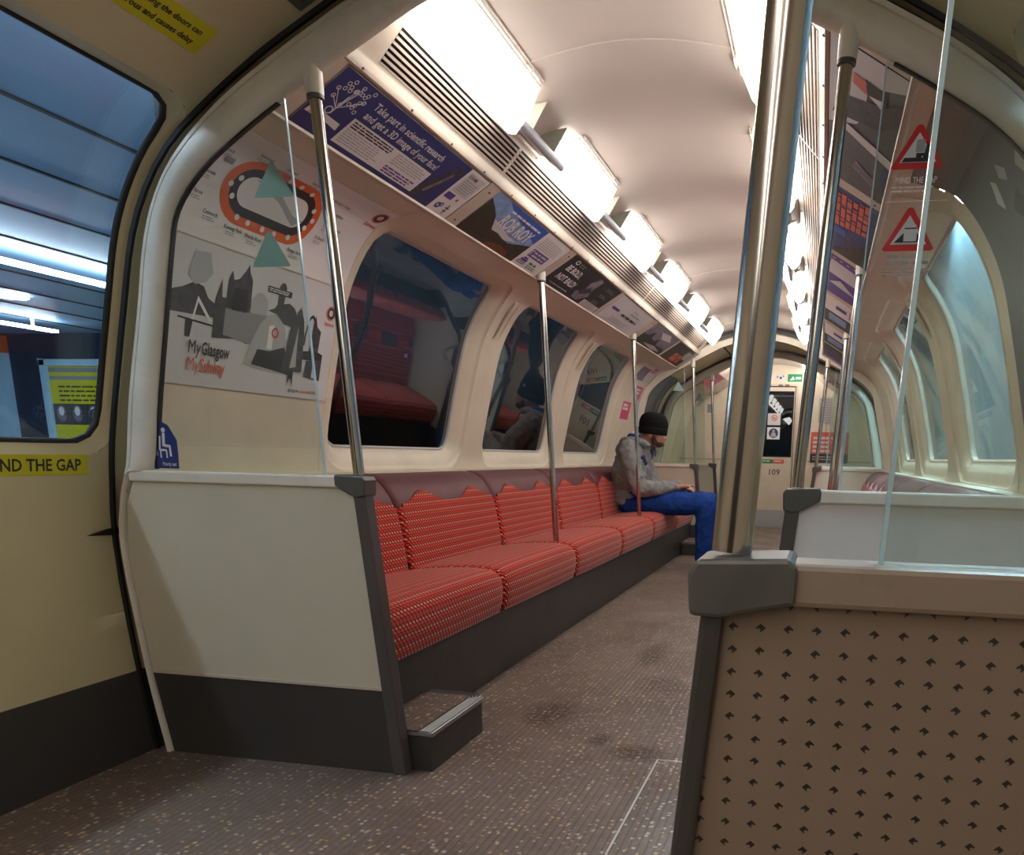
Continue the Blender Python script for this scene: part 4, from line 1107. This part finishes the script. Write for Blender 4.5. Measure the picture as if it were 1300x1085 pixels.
# door stickers ---------------------------------------------------------------------
DL = wallfn(DOORP, -1); DU = DOORP.uz
p = Print(DL, [], .05); p.card(1.17, DU(.776), 1.755, DU(.826), 'yellow'); p.text('MIND THE GAP', 1.735, DU(.787), .041, 'ink', 2, .87, 'r', .02)
tag(p.build('door_sticker'), 'yellow sticker reading MIND THE GAP below the door window', 'sticker')
p = Print(DL, [], .03); u0 = DU(1.69); p.card(1.02, u0, 1.715, u0 + .075, 'yellow')
p.text('Obstructing the doors can', 1.690, u0 + .045, .0205, 'ink', 2, .92, 'r', .02); p.text('be dangerous and causes delay', 1.690, u0 + .016, .0205, 'ink', 2, .92, 'r', .02)
tag(p.build('door_sticker'), 'yellow sticker about obstructing the doors, above the left door window', 'sticker')
p = Print(DL, [], .05); p.lay = .006; p.poly([(1.735, DU(.618)), (1.80, DU(.632)), (1.88, DU(.634)), (1.88, DU(.612)), (1.80, DU(.614))], 'black', 2)  # flat black patch, the notch's shade put in as colour
tag(p.build('recess_shade_patch'), 'flat black wedge painted as the shade of a finger recess at the edge of the left door', 'recess')
fn = DOORP.map(-1); u0 = DU(1.800); m = MB()
rows = [[fn(y, u0 + .13 * k / 6, .004) for y in (1.60, 1.80)] for k in range(7)]; m.strip(rows)
rows2 = [[fn(y, u0 + .13 * k / 6, .0) for y in (1.60, 1.80)] for k in range(7)]
for a, b in ((rows[0], rows2[0]), (rows[-1], rows2[-1]), ([r[0] for r in rows], [r[0] for r in rows2]), ([r[1] for r in rows], [r[1] for r in rows2])): m.strip([a, b])
e = empty('cover_plate', (-.6, 1.7, 1.82), 'grey metal cover plate with dark screw holes above the left doorway', 'cover plate')
m.build('plate', ['bracket'], e)
for (y, k) in ((1.625, .025), (1.775, .025), (1.775, .06), (1.70, .06), (1.775, .10), (1.66, .10)):
    m = MB(); m.tube([fn(y, u0 + k, .003), fn(y, u0 + k, .0055)], .0055, 12); m.build('screw', ['ink'], e)
p = Print(lambda a, b, d: (a, Y1 - .012 - d, b), [], .1); p.lay = 0; p.text('3', -1.226, .728, .034, 'red', 2, .8, 'c', .02)
tag(p.build('number_sticker'), 'small dark red figure 3 at the top left of the cream screen', 'sticker')

# end wall --------------------------------------------------------------------------------
w = MB(); O = catmull(RO, 3); 
full = [(x, z) for x, z in O] + [(-x, z) for x, z in reversed(O[:-1])]
full = [(x * 1.0, max(z, 0) if z < .01 else z * 1.03) for x, z in full]
D0, D1, DH = -.30, .235, 1.72
left = [(x, z) for x, z in full if x <= 0]; 
w.prism([(x, z) for x, z in full if x >= D1] + [(D1, 1.96), (D1, 0)], YE, YE + .05, lambda a, b, d: (a, d, b))
w.prism([(D0, 0), (D0, 1.96)] + [(x, z) for x, z in full if x <= D0], YE, YE + .05, lambda a, b, d: (a, d, b))
w.prism([(D0, DH), (D1, DH), (D1, 2.0), (D0, 2.0)], YE, YE + .05, lambda a, b, d: (a, d, b))
tag(w.build('wall_back', ['wall']), 'cream end wall of the carriage around the end door', 'wall', kind='structure')
d = empty('door_5', (-.03, YE, 0), 'cream end door with a dark window and the number 109', 'door', kind='structure')
m = MB(); m.prism([(D0 + .01, .22), (D1 - .01, .22), (D1 - .01, .88), (D0 + .01, .88)], YE - .012, YE + .02, lambda a, b, q: (a, q, b)); 
m.box(D0 + .01, -.215, YE - .012, YE + .02, .88, 1.66); m.box(.215, D1 - .01, YE - .012, YE + .02, .88, 1.66); m.box(D0 + .01, D1 - .01, YE - .012, YE + .02, 1.66, DH - .01); m.build('door_leaf', ['wall'], d)
m = MB(); m.box(D0 + .01, D1 - .01, YE - .014, YE + .02, .0, .22); m.build('kick_plate', ['lgrey'], d)
m = MB(); m.box(-.217, .217, YE - .004, YE + .002, .878, 1.662); m.build('window_pane', ['winglass'], d)
m = MB()
for b in ((-.217, -.207, .88, 1.66), (.207, .217, .88, 1.66), (-.217, .217, .876, .886), (-.217, .217, 1.652, 1.664)): m.box(b[0], b[1], YE - .016, YE - .003, b[2], b[3])
m.build('window_seal', ['black'], d)
m = MB(); m.box(-.205, .205, YE - .003, YE + .02, 1.60, 1.615); m.build('window_rail', ['alum'], d)
t = MB(); t.box(D1, D1 + .03, YE - .02, YE, 0, DH + .03); t.box(D0 - .03, D0, YE - .02, YE, 0, DH + .03); t.box(D0, D1, YE - .03, YE, DH, DH + .03)
for x in (-.12, .02, .10): t.box(x, x + .05, YE - .034, YE - .03, DH + .002, DH + .02, 1)
for s in (-1, 1): t.box(min(s * .30, s * 1.2), max(s * .30, s * 1.2), YE - .004, YE, .83, .836, 1)
t.box(.62, .626, YE - .004, YE, .836, 1.6, 1)
tag(t.build('trim_12', ['trim', 'postdark']), 'cream frame and thin seams around the end door', 'trim', kind='structure')
FE = lambda a, b, d: (a, YE - .012 - d, b)
FW = lambda a, b, d: (a, YE - d, b)
p = Print(FE, [], 1); p.lay = .001; p.text('109', .01, .655, .105, 'ink', 2, 1.0, 'c', .004); tag(p.build('number_sign'), 'black figures 109 on the end door', 'number')
p = Print(FE, [], 1); p.card(-.15, .795, -.01, .845, 'green'); p.rect(-.01, .795, .13, .845, 'redtxt', 2); p.lines(-.13, .83, -.03, 1, .01, .012, 'white', 4, .2, rn); p.lines(.01, .83, .11, 1, .01, .012, 'white', 4, .2, rn)
tag(p.build('door_sign'), 'small half green half red strip sign above the number 109', 'sign')
p = Print(lambda a, b, d: (a, YE - .005 - d, b), [], 1); p.card(-.095, 1.26, .062, 1.40, 'offwhite'); p.ring(-.015, 1.345, .028, .038, 'redtxt', 3); p.line(-.035, 1.365, .005, 1.325, .008, 'redtxt', 4); p.rect(-.03, 1.335, 0, 1.35, 'ink', 3)
tag(p.build('door_notice'), 'pale notice with a red prohibition ring, upper one on the end door window', 'notice')
p = Print(lambda a, b, d: (a, YE - .005 - d, b), [], 1); p.card(-.095, 1.09, .062, 1.235, 'white'); p.disc(-.016, 1.163, .058, 'navy', 3, 28); p.disc(-.016, 1.19, .016, 'lgrey', 4); p.poly([(-.05, 1.12), (-.04, 1.165), (-.016, 1.178), (.008, 1.165), (.02, 1.12)], 'lgrey', 4)
tag(p.build('door_notice'), 'white notice with a dark blue disc, lower one on the end door window', 'notice')
p = Print(FW, [], 1); p.card(.125, 1.775, .30, 1.865, 'green'); p.poly([(.15, 1.79), (.19, 1.84), (.21, 1.80)], 'white', 3); p.rect(.22, 1.805, .285, 1.83, 'white', 3)
tag(p.build('exit_sign'), 'small green and white exit sign above the end door', 'sign')
p = Print(FW, [], 1); p.card(-.03, 1.785, .09, 1.86, 'offwhite'); p.disc(0, 1.83, .012, 'photo2', 3); p.disc(.04, 1.82, .014, 'ink', 3); p.disc(.07, 1.84, .009, 'purple', 3)
tag(p.build('door_notice'), 'small pictogram label left of the green sign over the end door', 'notice')
p = Print(FW, [], 1); p.card(.447, .815, .905, 1.186, 'redtxt'); p.rect(.447, .815, .905, .925, 'ink', 2); 
for k in range(4): p.lines(.475, 1.13 - .052 * k, .72 - .05 * (k == 2), 1, .05, .030, 'offwhite', 4, .12, rn)
p.lines(.475, .895, .80, 2, .03, .012, 'lgrey', 4, .2, rn)
tag(p.build('wall_notice'), 'orange and black notice on the end wall, right of the door', 'notice')
for (x0, x1, z0, z1, l) in ((.52, .665, 1.30, 1.59, 'grey vent panel on the end wall above the orange notice'), (-.60, -.45, 1.28, 1.60, 'grey vent panel on the end wall left of the end door')):
    e = empty('vent_panel', ((x0 + x1) / 2, YE, z0), l, 'vent'); m = MB(); m.box(x0, x1, YE - .012, YE, z0, z1); m.build('frame', ['lgrey'], e, bevel=.003)
    m = MB()
    for k in range(9): m.box(x0 + .012, x1 - .012, YE - .0145, YE - .011, z0 + .02 + (z1 - z0 - .05) * k / 8, z0 + .02 + (z1 - z0 - .05) * k / 8 + .012)
    m.build('louvres', ['grey'], e)
p = Print(FW, [], 1); p.card(-.855, 1.40, -.80, 1.50, 'grey'); tag(p.build('wall_notice'), 'small grey plate high on the end wall at the left', 'plate')
# pink cards in the far cornices
for s, fnx, lab in ((-1, AL, 'crumpled pink advert card over the far left door'), (1, AR, 'reddish advert card over the far right door')):
    p = Print(fnx, [], 1); a, b = (8.75, 9.35) if s < 0 else (-9.35, -8.75); p.card(a, 0, b, AH, 'pink' if s < 0 else 'rust'); p.lines(a + .05, AH - .03, b - .1, 2, .06, .03, 'photo2', 3, .2, rn)
    tag(p.build('advert_card'), lab, 'advert')

# ------------------------------------------------------------------ outside: station and tunnel
M['st_ceiling'] = mat('station ceiling panels', (.20, .32, .46), .45, var=.12, scale=1.2)
M['st_wall'] = mat('station dark wall', (.025, .035, .06), .5, var=.2)
M['st_pale'] = mat('station pale panel', (.42, .62, .74), .4, var=.08)
M['st_floor'] = mat('platform grey', (.55, .60, .64), .5, var=.1)
M['tunnel'] = mat('backdrop dark', (.012, .013, .018), .8, var=.3)
M['tunnelpale'] = mat('pale blue tiled trackside wall', (.52, .68, .82), .45, var=.12, scale=1.5)
M['st_lamp'] = emit('station lamp', (.78, .90, 1.0), 22)
M['st_lamp2'] = emit('added side lamp', (.66, .84, 1.0), 70)
m = MB(); m.box(-14, -1.60, -1.5, 9.6, -.6, -.05); tag(m.build('platform', ['st_floor']), 'grey station platform outside the left doors', 'platform', kind='structure')
m = MB(); m.box(-14, -1.40, -1.5, 9.6, 2.31, 2.45)
for x in (-2.15, -2.95, -3.75, -4.55, -5.35, -6.5, -7.3, -8.1, -8.9): m.box(x, x + .025, -1.5, 9.6, 2.30, 2.31, 1)
tag(m.build('station_ceiling', ['st_ceiling', 'black']), 'blue panelled station ceiling with dark joints, seen through the left door window', 'ceiling', kind='structure')
m = MB(); m.box(-14, -1.9, 9.6, 9.8, -.05, 2.31); tag(m.build('station_end', ['st_wall']), 'dark station wall behind the yellow poster', 'wall', kind='structure')
m = MB(); m.box(-14.2, -14, -1.5, 9.6, -.05, 2.31); tag(m.build('station_side', ['st_wall']), 'dark side wall of the station', 'wall', kind='structure')
e = empty('lit_billboard', (-11.4, 9.55, 0), 'pale blue station panel with an orange top band, left of the yellow poster', 'panel')
m = MB(); m.box(-12.2, -10.66, 9.54, 9.60, 0, 2.05); m.build('board', ['st_pale'], e); m = MB(); m.box(-12.2, -10.66, 9.53, 9.60, 2.05, 2.28); m.build('top_band', ['orange'], e)
e = empty('poster_frame', (-9.5, 9.55, .5), 'large yellow framed poster with portraits on the station wall', 'poster')
m = MB(); 
for b in ((-10.13, -10.03, .4, 1.97), (-8.45, -8.35, .4, 1.97), (-10.13, -8.35, 1.88, 1.97)): m.box(b[0], b[1], 9.54, 9.60, b[2], b[3])
m.build('frame', ['st_pale'], e, bevel=.01)
p = Print(lambda a, b, d: (a, 9.585 - d, b), [], 5); p.card(-10.03, .5, -8.45, 1.88, 'yellow'); p.rect(-10.03, 1.80, -8.45, 1.86, 'grey', 2); p.rect(-10.03, 1.70, -8.45, 1.75, 'grey', 2)
for k in range(7): p.lines(-9.9, 1.62 - .06 * k, -8.6, 1, .05, .022, 'hill', 3, .3, rn)
p.rect(-10.03, 1.10, -8.45, 1.38, 'photo', 2)
for k in range(5): p.disc(-9.9 + .26 * k, 1.25, .11, 'photo2', 3, ra=.08); p.disc(-9.9 + .26 * k, 1.28, .06, 'white', 4, ra=.045)
p.poly([(-9.75, .72), (-9.7, .95), (-9.5, 1.02), (-9.42, 1.30), (-9.32, 1.34), (-9.22, 1.22), (-9.2, 1.0), (-9.0, .9), (-8.95, .7)], 'photo', 5)
p.disc(-9.32, 1.2, .12, 'photo2', 6, ra=.09)
p.build('printed_sheet', e)
for (x, a, b, l) in ((-1.80, -1.2, 4.5, 'unseen strip light added over the platform edge to brighten the station ceiling'), (-5.62, 1.0, 7.0, 'long bright strip light under the station ceiling, nearer one'), (-8.85, 3.0, 8.7, 'long bright strip light under the station ceiling, farther one')):  # platform-edge strip is out of view, added to light the station ceiling
    m = MB(); m.box(x - .04, x + .04, a, b, 2.18, 2.21)
    for yy in (a + .3, b - .3): m.box(x - .01, x + .01, yy, yy + .02, 2.21, 2.31)
    pass; tag(m.build('station_light', ['st_lamp']), l, 'strip light')
m = MB(); m.tube([(-7.6, 7.1, 2.28), (-7.6, 7.1, 2.31)], .15, 20); tag(m.build('station_downlight', ['st_lamp']), 'small round bright station downlight between the strip lights', 'downlight')
m = MB(); m.box(-1.66, -1.60, 2.55, 12.0, -.6, 2.26); m.box(-1.66, -1.0, 2.45, 12.0, 2.20, 2.28); tag(m.build('dark_blind_wall', ['tunnel']), 'added dark screen hiding the lit station from the left bench windows', 'wall', kind='structure')  # made-up dark screen keeping the lit station out of the bench windows
m = MB(); m.box(1.85, 1.92, -1.5, 12.0, -.6, 3.7); tag(m.build('trackside_wall', ['tunnelpale']), 'pale blue trackside wall outside the right windows', 'wall', kind='structure')
m = MB(); m.box(1.60, 1.845, .8, 9.5, 3.50, 3.56); tag(m.build('added_side_light', ['st_lamp2']), 'unseen strip light added to brighten the wall outside the right windows', 'strip light')  # added lamp, kept out of view, to brighten the right windows
m = MB(); m.box(-1.6, 1.85, 12, 12.1, -.6, 2.6); tag(m.build('tunnel_end', ['tunnel']), 'darkness behind the end door window', 'tunnel', kind='structure')
m = MB(); m.box(-1.3, 1.3, YB - .05, YB, -.03, 2.05); tag(m.build('wall_front', ['dark']), 'unseen bulkhead behind the camera, darkened for contrast in the pole reflections', 'wall', kind='structure')  # unseen; coloured dark to give the steel pole's reflections contrast

# ------------------------------------------------------------------ seated man
M['skin'] = mat('skin', (.48, .24, .16), .5, var=.10, scale=25)
M['hoodie'] = mat('grey marl hoodie', (.27, .27, .27), .9, var=.22, scale=28, bump=.3, bscale=160, spec=.15)
M['jeans'] = mat('bright blue jeans', (.012, .055, .27), .85, var=.35, scale=18, bump=.25, bscale=120, spec=.2)
M['beanie'] = mat('black knit', (.010, .010, .011), .9, var=.3, scale=60, spec=.15)
M['beard'] = mat('dark stubble', (.085, .045, .032), .8, var=.4, scale=120)
M['shoe'] = mat('dark shoe', (.02, .02, .024), .5)
M['lining'] = mat('blue hood lining', (.01, .07, .38), .8, var=.2)
PY = 6.05
def ell(mb, c, r, rot=(0, 0, 0), n=16, mi=0):
    Rm = Matrix.Rotation(rot[2], 3, 'Z') @ Matrix.Rotation(rot[1], 3, 'Y') @ Matrix.Rotation(rot[0], 3, 'X')
    rows = []
    for i in range(n + 1):
        a = PI * i / n - PI / 2; a = max(min(a, PI / 2 - .02), -PI / 2 + .02)
        rows.append([tuple(Vector(c) + Rm @ Vector((r[0] * math.cos(a) * math.cos(2 * PI * j / (2 * n)), r[1] * math.cos(a) * math.sin(2 * PI * j / (2 * n)), r[2] * math.sin(a)))) for j in range(2 * n)])
    mb.strip(rows, mi, closed=True); mb.add(rows[0], [tuple(range(2 * n))], mi); mb.add(rows[-1], [tuple(reversed(range(2 * n)))], mi)
def limb(mb, pts, rs, n=18, sub=5):
    """tapered limb with spherical joints; pts 3D, rs radii or (ra, rb)"""
    P = catmull([tuple(p) + (r if isinstance(r, (int, float)) else r[0],) for p, r in zip(pts, rs)], sub)
    mb.tube([p[:3] for p in P], [p[3] for p in P], n)
    ell(mb, P[0][:3], (P[0][3],) * 3, n=8); ell(mb, P[-1][:3], (P[-1][3],) * 3, n=8)
def remesh(o, vox, smooth=6, disp=None):
    r = o.modifiers.new('fuse', 'REMESH'); r.mode = 'VOXEL'; r.voxel_size = vox; r.use_smooth_shade = True
    s = o.modifiers.new('soften', 'SMOOTH'); s.iterations = smooth; s.factor = .5
    if disp:
        t = bpy.data.textures.new('folds', 'CLOUDS'); t.noise_scale = disp[0]; t.noise_depth = 2
        d = o.modifiers.new('folds', 'DISPLACE'); d.texture = t; d.strength = disp[1]; d.mid_level = .5; d.texture_coords = 'GLOBAL'
    return o
def V(x, dy, z): return (x, PY + dy, z)
body = MB()
# trunk and neck
limb(body, [V(-.845, 0, .52), V(-.865, 0, .64), V(-.85, 0, .78), V(-.82, 0, .88)], [.125, .11, .115, .10])
for q in (-1, 1): ell(body, V(-.835, q * .09, .84), (.09, .10, .10)); ell(body, V(-.84, q * .07, .50), (.12, .10, .09))
limb(body, [V(-.805, 0, .90), V(-.765, 0, .955), V(-.715, 0, 1.00)], [.06, .052, .052])
# head
ell(body, V(-.685, 0, 1.068), (.098, .076, .098), (0, .25, 0), 20)
ell(body, V(-.640, 0, .998), (.052, .058, .068), (0, .2, 0)); ell(body, V(-.655, 0, .955), (.044, .045, .036), (0, .35, 0)); ell(body, V(-.628, 0, .940), (.022, .024, .018))
ell(body, V(-.597, 0, .992), (.013, .013, .026), (0, -.35, 0), 10); ell(body, V(-.588, 0, .984), (.012, .013, .010), n=10)
ell(body, V(-.605, 0, 1.022), (.02, .045, .012), (0, .2, 0), 10)
for q in (-1, 1):
    ell(body, V(-.604, q * .012, .982), (.010, .008, .007), n=8)
    ell(body, V(-.693, q * .078, 1.010), (.020, .008, .031), (0, .2, q * .2), 10)
    ell(body, V(-.612, q * .028, .992), (.022, .018, .020), n=10)
ell(body, V(-.602, 0, .964), (.012, .022, .0055), n=10); ell(body, V(-.604, 0, .954), (.011, .020, .006), n=10)
# arms and hands
for q in (-1, 1):
    sh, el, wr = V(-.835, q * .185, .905), V(-.735, q * .235, .62), V(-.485, q * .105, .628)
    limb(body, [sh, V(-.79, q * .225, .76), el], [.052, .046, .040]); limb(body, [el, V(-.61, q * .175, .618), wr], [.040, .037, .027])
    pc = V(-.435, q * .07, .622); hx = Vector((1, -q * .38, -.10)).normalized()
    side = Vector((0, 0, 1)).cross(hx).normalized(); up = hx.cross(side).normalized()
    if up.z < 0: up = -up
    ell(body, pc, (.046, .038, .016), (q * .35, .10, -q * .36), 12)
    limb(body, [wr, pc], [.026, .020])
    base = Vector(pc) + hx * .036
    for k, (off, l) in enumerate(((-.028, .066), (-.010, .076), (.009, .070), (.026, .056))):
        b0 = base + side * off * 1.0 - up * .004; curl = .45 + .12 * k + (.15 if q > 0 else 0)
        p1 = b0 + (hx * math.cos(curl * .5) - up * math.sin(curl * .5)) * l * .45
        p2 = p1 + (hx * math.cos(curl * 1.6) - up * math.sin(curl * 1.6)) * l * .32
        p3 = p2 + (hx * math.cos(curl * 2.5) - up * math.sin(curl * 2.5)) * l * .26
        limb(body, [b0, p1, p2, p3], [.0095, .0088, .008, .007], 10, 3)
    t0 = Vector(pc) - side * q * -.030 * 1.0 - hx * .012 + up * .006
    tdir = (hx * .8 - side * q * -.55 + up * .18).normalized()
    limb(body, [t0, t0 + tdir * .030, t0 + tdir * .050 + hx * .008], [.012, .0105, .0085], 10, 3)
# legs and feet
for q in (-1, 1):
    hp, kn, an = V(-.82, q * .095, .495), V(-.245, q * .125, .505), V(-.255, q * .12, .10)
    limb(body, [hp, V(-.53, q * .115, .502), kn], [.085, .075, .058]); limb(body, [kn, V(-.25, q * .122, .32), an], [.055, .052, .036])
    limb(body, [V(-.27, q * .12, .05), V(-.20, q * .125, .04), V(-.09, q * .13, .030)], [.04, .035, .028])
man = body.build('person', ['skin'])
remesh(man, .0042, 3)
tag(man, 'man in black beanie, grey hoodie and blue jeans seated looking down at his hands', 'person')
# hoodie
h = MB()
limb(h, [V(-.845, 0, .475), V(-.875, 0, .62), V(-.855, 0, .78), V(-.825, 0, .885)], [.145, .142, .140, .115])
for q in (-1, 1):
    ell(h, V(-.845, q * .085, .52), (.125, .105, .085)); ell(h, V(-.845, q * .085, .72), (.125, .105, .16)); ell(h, V(-.835, q * .12, .87), (.10, .105, .085))
    limb(h, [V(-.835, q * .18, .900), V(-.785, q * .232, .76), V(-.735, q * .24, .625)], [.078, .070, .066])
    limb(h, [V(-.735, q * .24, .620), V(-.62, q * .18, .618), V(-.525, q * .128, .626)], [.066, .058, .046])
    limb(h, [V(-.515, q * .122, .628), V(-.495, q * .110, .630)], [.038, .036], 16, 3)
ell(h, V(-.79, 0, .925), (.075, .085, .04), (0, .5, 0))
ho = h.build('hoodie', ['hoodie']); ho.parent = man; remesh(ho, .006, 4, (.050, .026))
# hood lying on the shoulders
h = MB()
arcp = [V(-.70, -.088, .935), V(-.76, -.118, .955), V(-.85, -.105, .955), V(-.905, 0, .945), V(-.85, .105, .955), V(-.76, .118, .955), V(-.70, .088, .935)]
limb(h, arcp, [.018, .030, .040, .046, .040, .030, .018], 14, 5)
ell(h, V(-.925, 0, .895), (.050, .095, .060), (0, .3, 0))
hd = h.build('hood', ['hoodie']); hd.parent = man; remesh(hd, .006, 4, (.04, .012))
h = MB(); limb(h, [V(-.735, -.086, .962), V(-.80, -.092, .988), V(-.862, 0, .995), V(-.80, .092, .988), V(-.735, .086, .962)], [.012, .022, .028, .022, .012], 14, 5)
hl = h.build('hood_lining', ['lining'], smooth=60); hl.parent = man
# chest lettering patch : small navy print on the hoodie front
h = MB()
for k, (dx, dz) in enumerate(((0, 0), (.012, .012), (.02, -.006), (.03, -.018))):
    ell(h, V(-.735 + dx * .6, -.150 + k * .018, .842 + dz - k * .008), (.012, .014, .016), (0, .3, .5), 8)
hp_ = h.build('chest_print', ['navy'], smooth=60); hp_.parent = man
# drawstring
h = MB(); h.tube([V(-.685, -.045, .93), V(-.672, -.055, .88), V(-.680, -.06, .83)], .004, 8); h.tube([V(-.685, .045, .93), V(-.672, .05, .88), V(-.680, .055, .85)], .004, 8)
ds = h.build('drawstring', ['navy'], smooth=60); ds.parent = man
# jeans
h = MB()
for q in (-1, 1):
    limb(h, [V(-.84, q * .090, .498), V(-.54, q * .115, .506), V(-.255, q * .125, .507)], [.102, .094, .083])
    limb(h, [V(-.245, q * .125, .500), V(-.240, q * .122, .33), V(-.245, q * .12, .085)], [.084, .078, .070])
ell(h, V(-.85, 0, .50), (.125, .16, .10))
je = h.build('jeans', ['jeans']); je.parent = man; remesh(je, .0065, 4, (.06, .016))
# shoes
for q in (-1, 1):
    h = MB(); ell(h, V(-.255, q * .12, .050), (.055, .042, .048)); ell(h, V(-.15, q * .127, .035), (.115, .046, .034)); h.box(-.30, -.045, PY + q * .125 - .042, PY + q * .125 + .042, .002, .020)
    so = h.build('shoe', ['shoe']); so.parent = man; remesh(so, .006, 3)
# beanie
h = MB(); rows = []; N = 60
C0 = Vector(V(-.686, 0, 1.075)); tilt = Matrix.Rotation(.10, 3, 'Y')
prof_b = [(.104, -.060), (.110, -.050), (.111, -.020), (.109, -.012), (.107, -.008), (.109, .012), (.106, .040), (.096, .068), (.078, .088), (.052, .101), (.024, .106), (.002, .107)]
for r, z in catmull(prof_b, 3):
    rows.append([tuple(C0 + tilt @ Vector(((r + .0016 * math.cos(30 * 2 * PI * j / N * .999)) * math.cos(2 * PI * j / N) * 1.02, (r + .0016 * math.cos(30 * 2 * PI * j / N)) * math.sin(2 * PI * j / N) * .86, z))) for j in range(N)])
rows.insert(0, [tuple(C0 + tilt @ Vector((.098 * math.cos(2 * PI * j / N) * 1.02, .098 * math.sin(2 * PI * j / N) * .86, -.056))) for j in range(N)])
h.strip(rows, closed=True); be = h.build('beanie', ['beanie'], smooth=60); be.parent = man
# beard
h = MB(); ell(h, V(-.650, 0, .957), (.048, .049, .036), (0, .35, 0), 14); ell(h, V(-.628, 0, .942), (.026, .028, .020), n=12)
for q in (-1, 1): ell(h, V(-.662, q * .040, .975), (.026, .017, .040), (0, .25, 0), 12)
bd = h.build('beard', ['beard']); bd.parent = man; remesh(bd, .004, 3)
h = MB()
for q in (-1, 1): h.tube([V(-.590, q * .020, 1.016), V(-.590, q * .034, 1.019), V(-.602, q * .048, 1.014)], .0035, 8)
eb = h.build('eyebrows', ['beard'], smooth=60); eb.parent = man


# ------------------------------------------------------------------ world, camera, view
w = bpy.data.worlds.new('world'); bpy.context.scene.world = w; w.use_nodes = True
w.node_tree.nodes['Background'].inputs[0].default_value = (.10, .12, .16, 1); w.node_tree.nodes['Background'].inputs[1].default_value = .02
yaw, pitch, roll = -.1825, -.2216, .023
F_ = Vector((math.sin(yaw) * math.cos(pitch), math.cos(yaw) * math.cos(pitch), math.sin(pitch)))
R_ = Vector((math.cos(yaw), -math.sin(yaw), 0)); U_ = R_.cross(F_)
R2 = R_ * math.cos(roll) + U_ * math.sin(roll); U2 = -R_ * math.sin(roll) + U_ * math.cos(roll)
cd = bpy.data.cameras.new('camera'); cam = bpy.data.objects.new('camera', cd); COL.objects.link(cam)
mw = Matrix((R2, U2, -F_)).transposed().to_4x4(); mw.translation = Vector((.5964, 0, .856)); cam.matrix_world = mw
cd.sensor_width = 36; cd.sensor_fit = 'HORIZONTAL'; cd.lens = 36 * 993.76 / 1300
cd.shift_x = (650 - 850.37) / 1300; cd.shift_y = (802.86 - 542.5) / 1300; cd.clip_start = .02; cd.clip_end = 60
sc = bpy.context.scene; sc.camera = cam
sc.view_settings.view_transform = 'Standard'; sc.view_settings.look = 'None'; sc.view_settings.gamma = 1; sc.view_settings.exposure = 0.42
sc.view_settings.use_curve_mapping = False
sc.cycles.max_bounces = 8; sc.cycles.transparent_max_bounces = 16; sc.cycles.sample_clamp_indirect = 6; sc.cycles.use_denoising = True
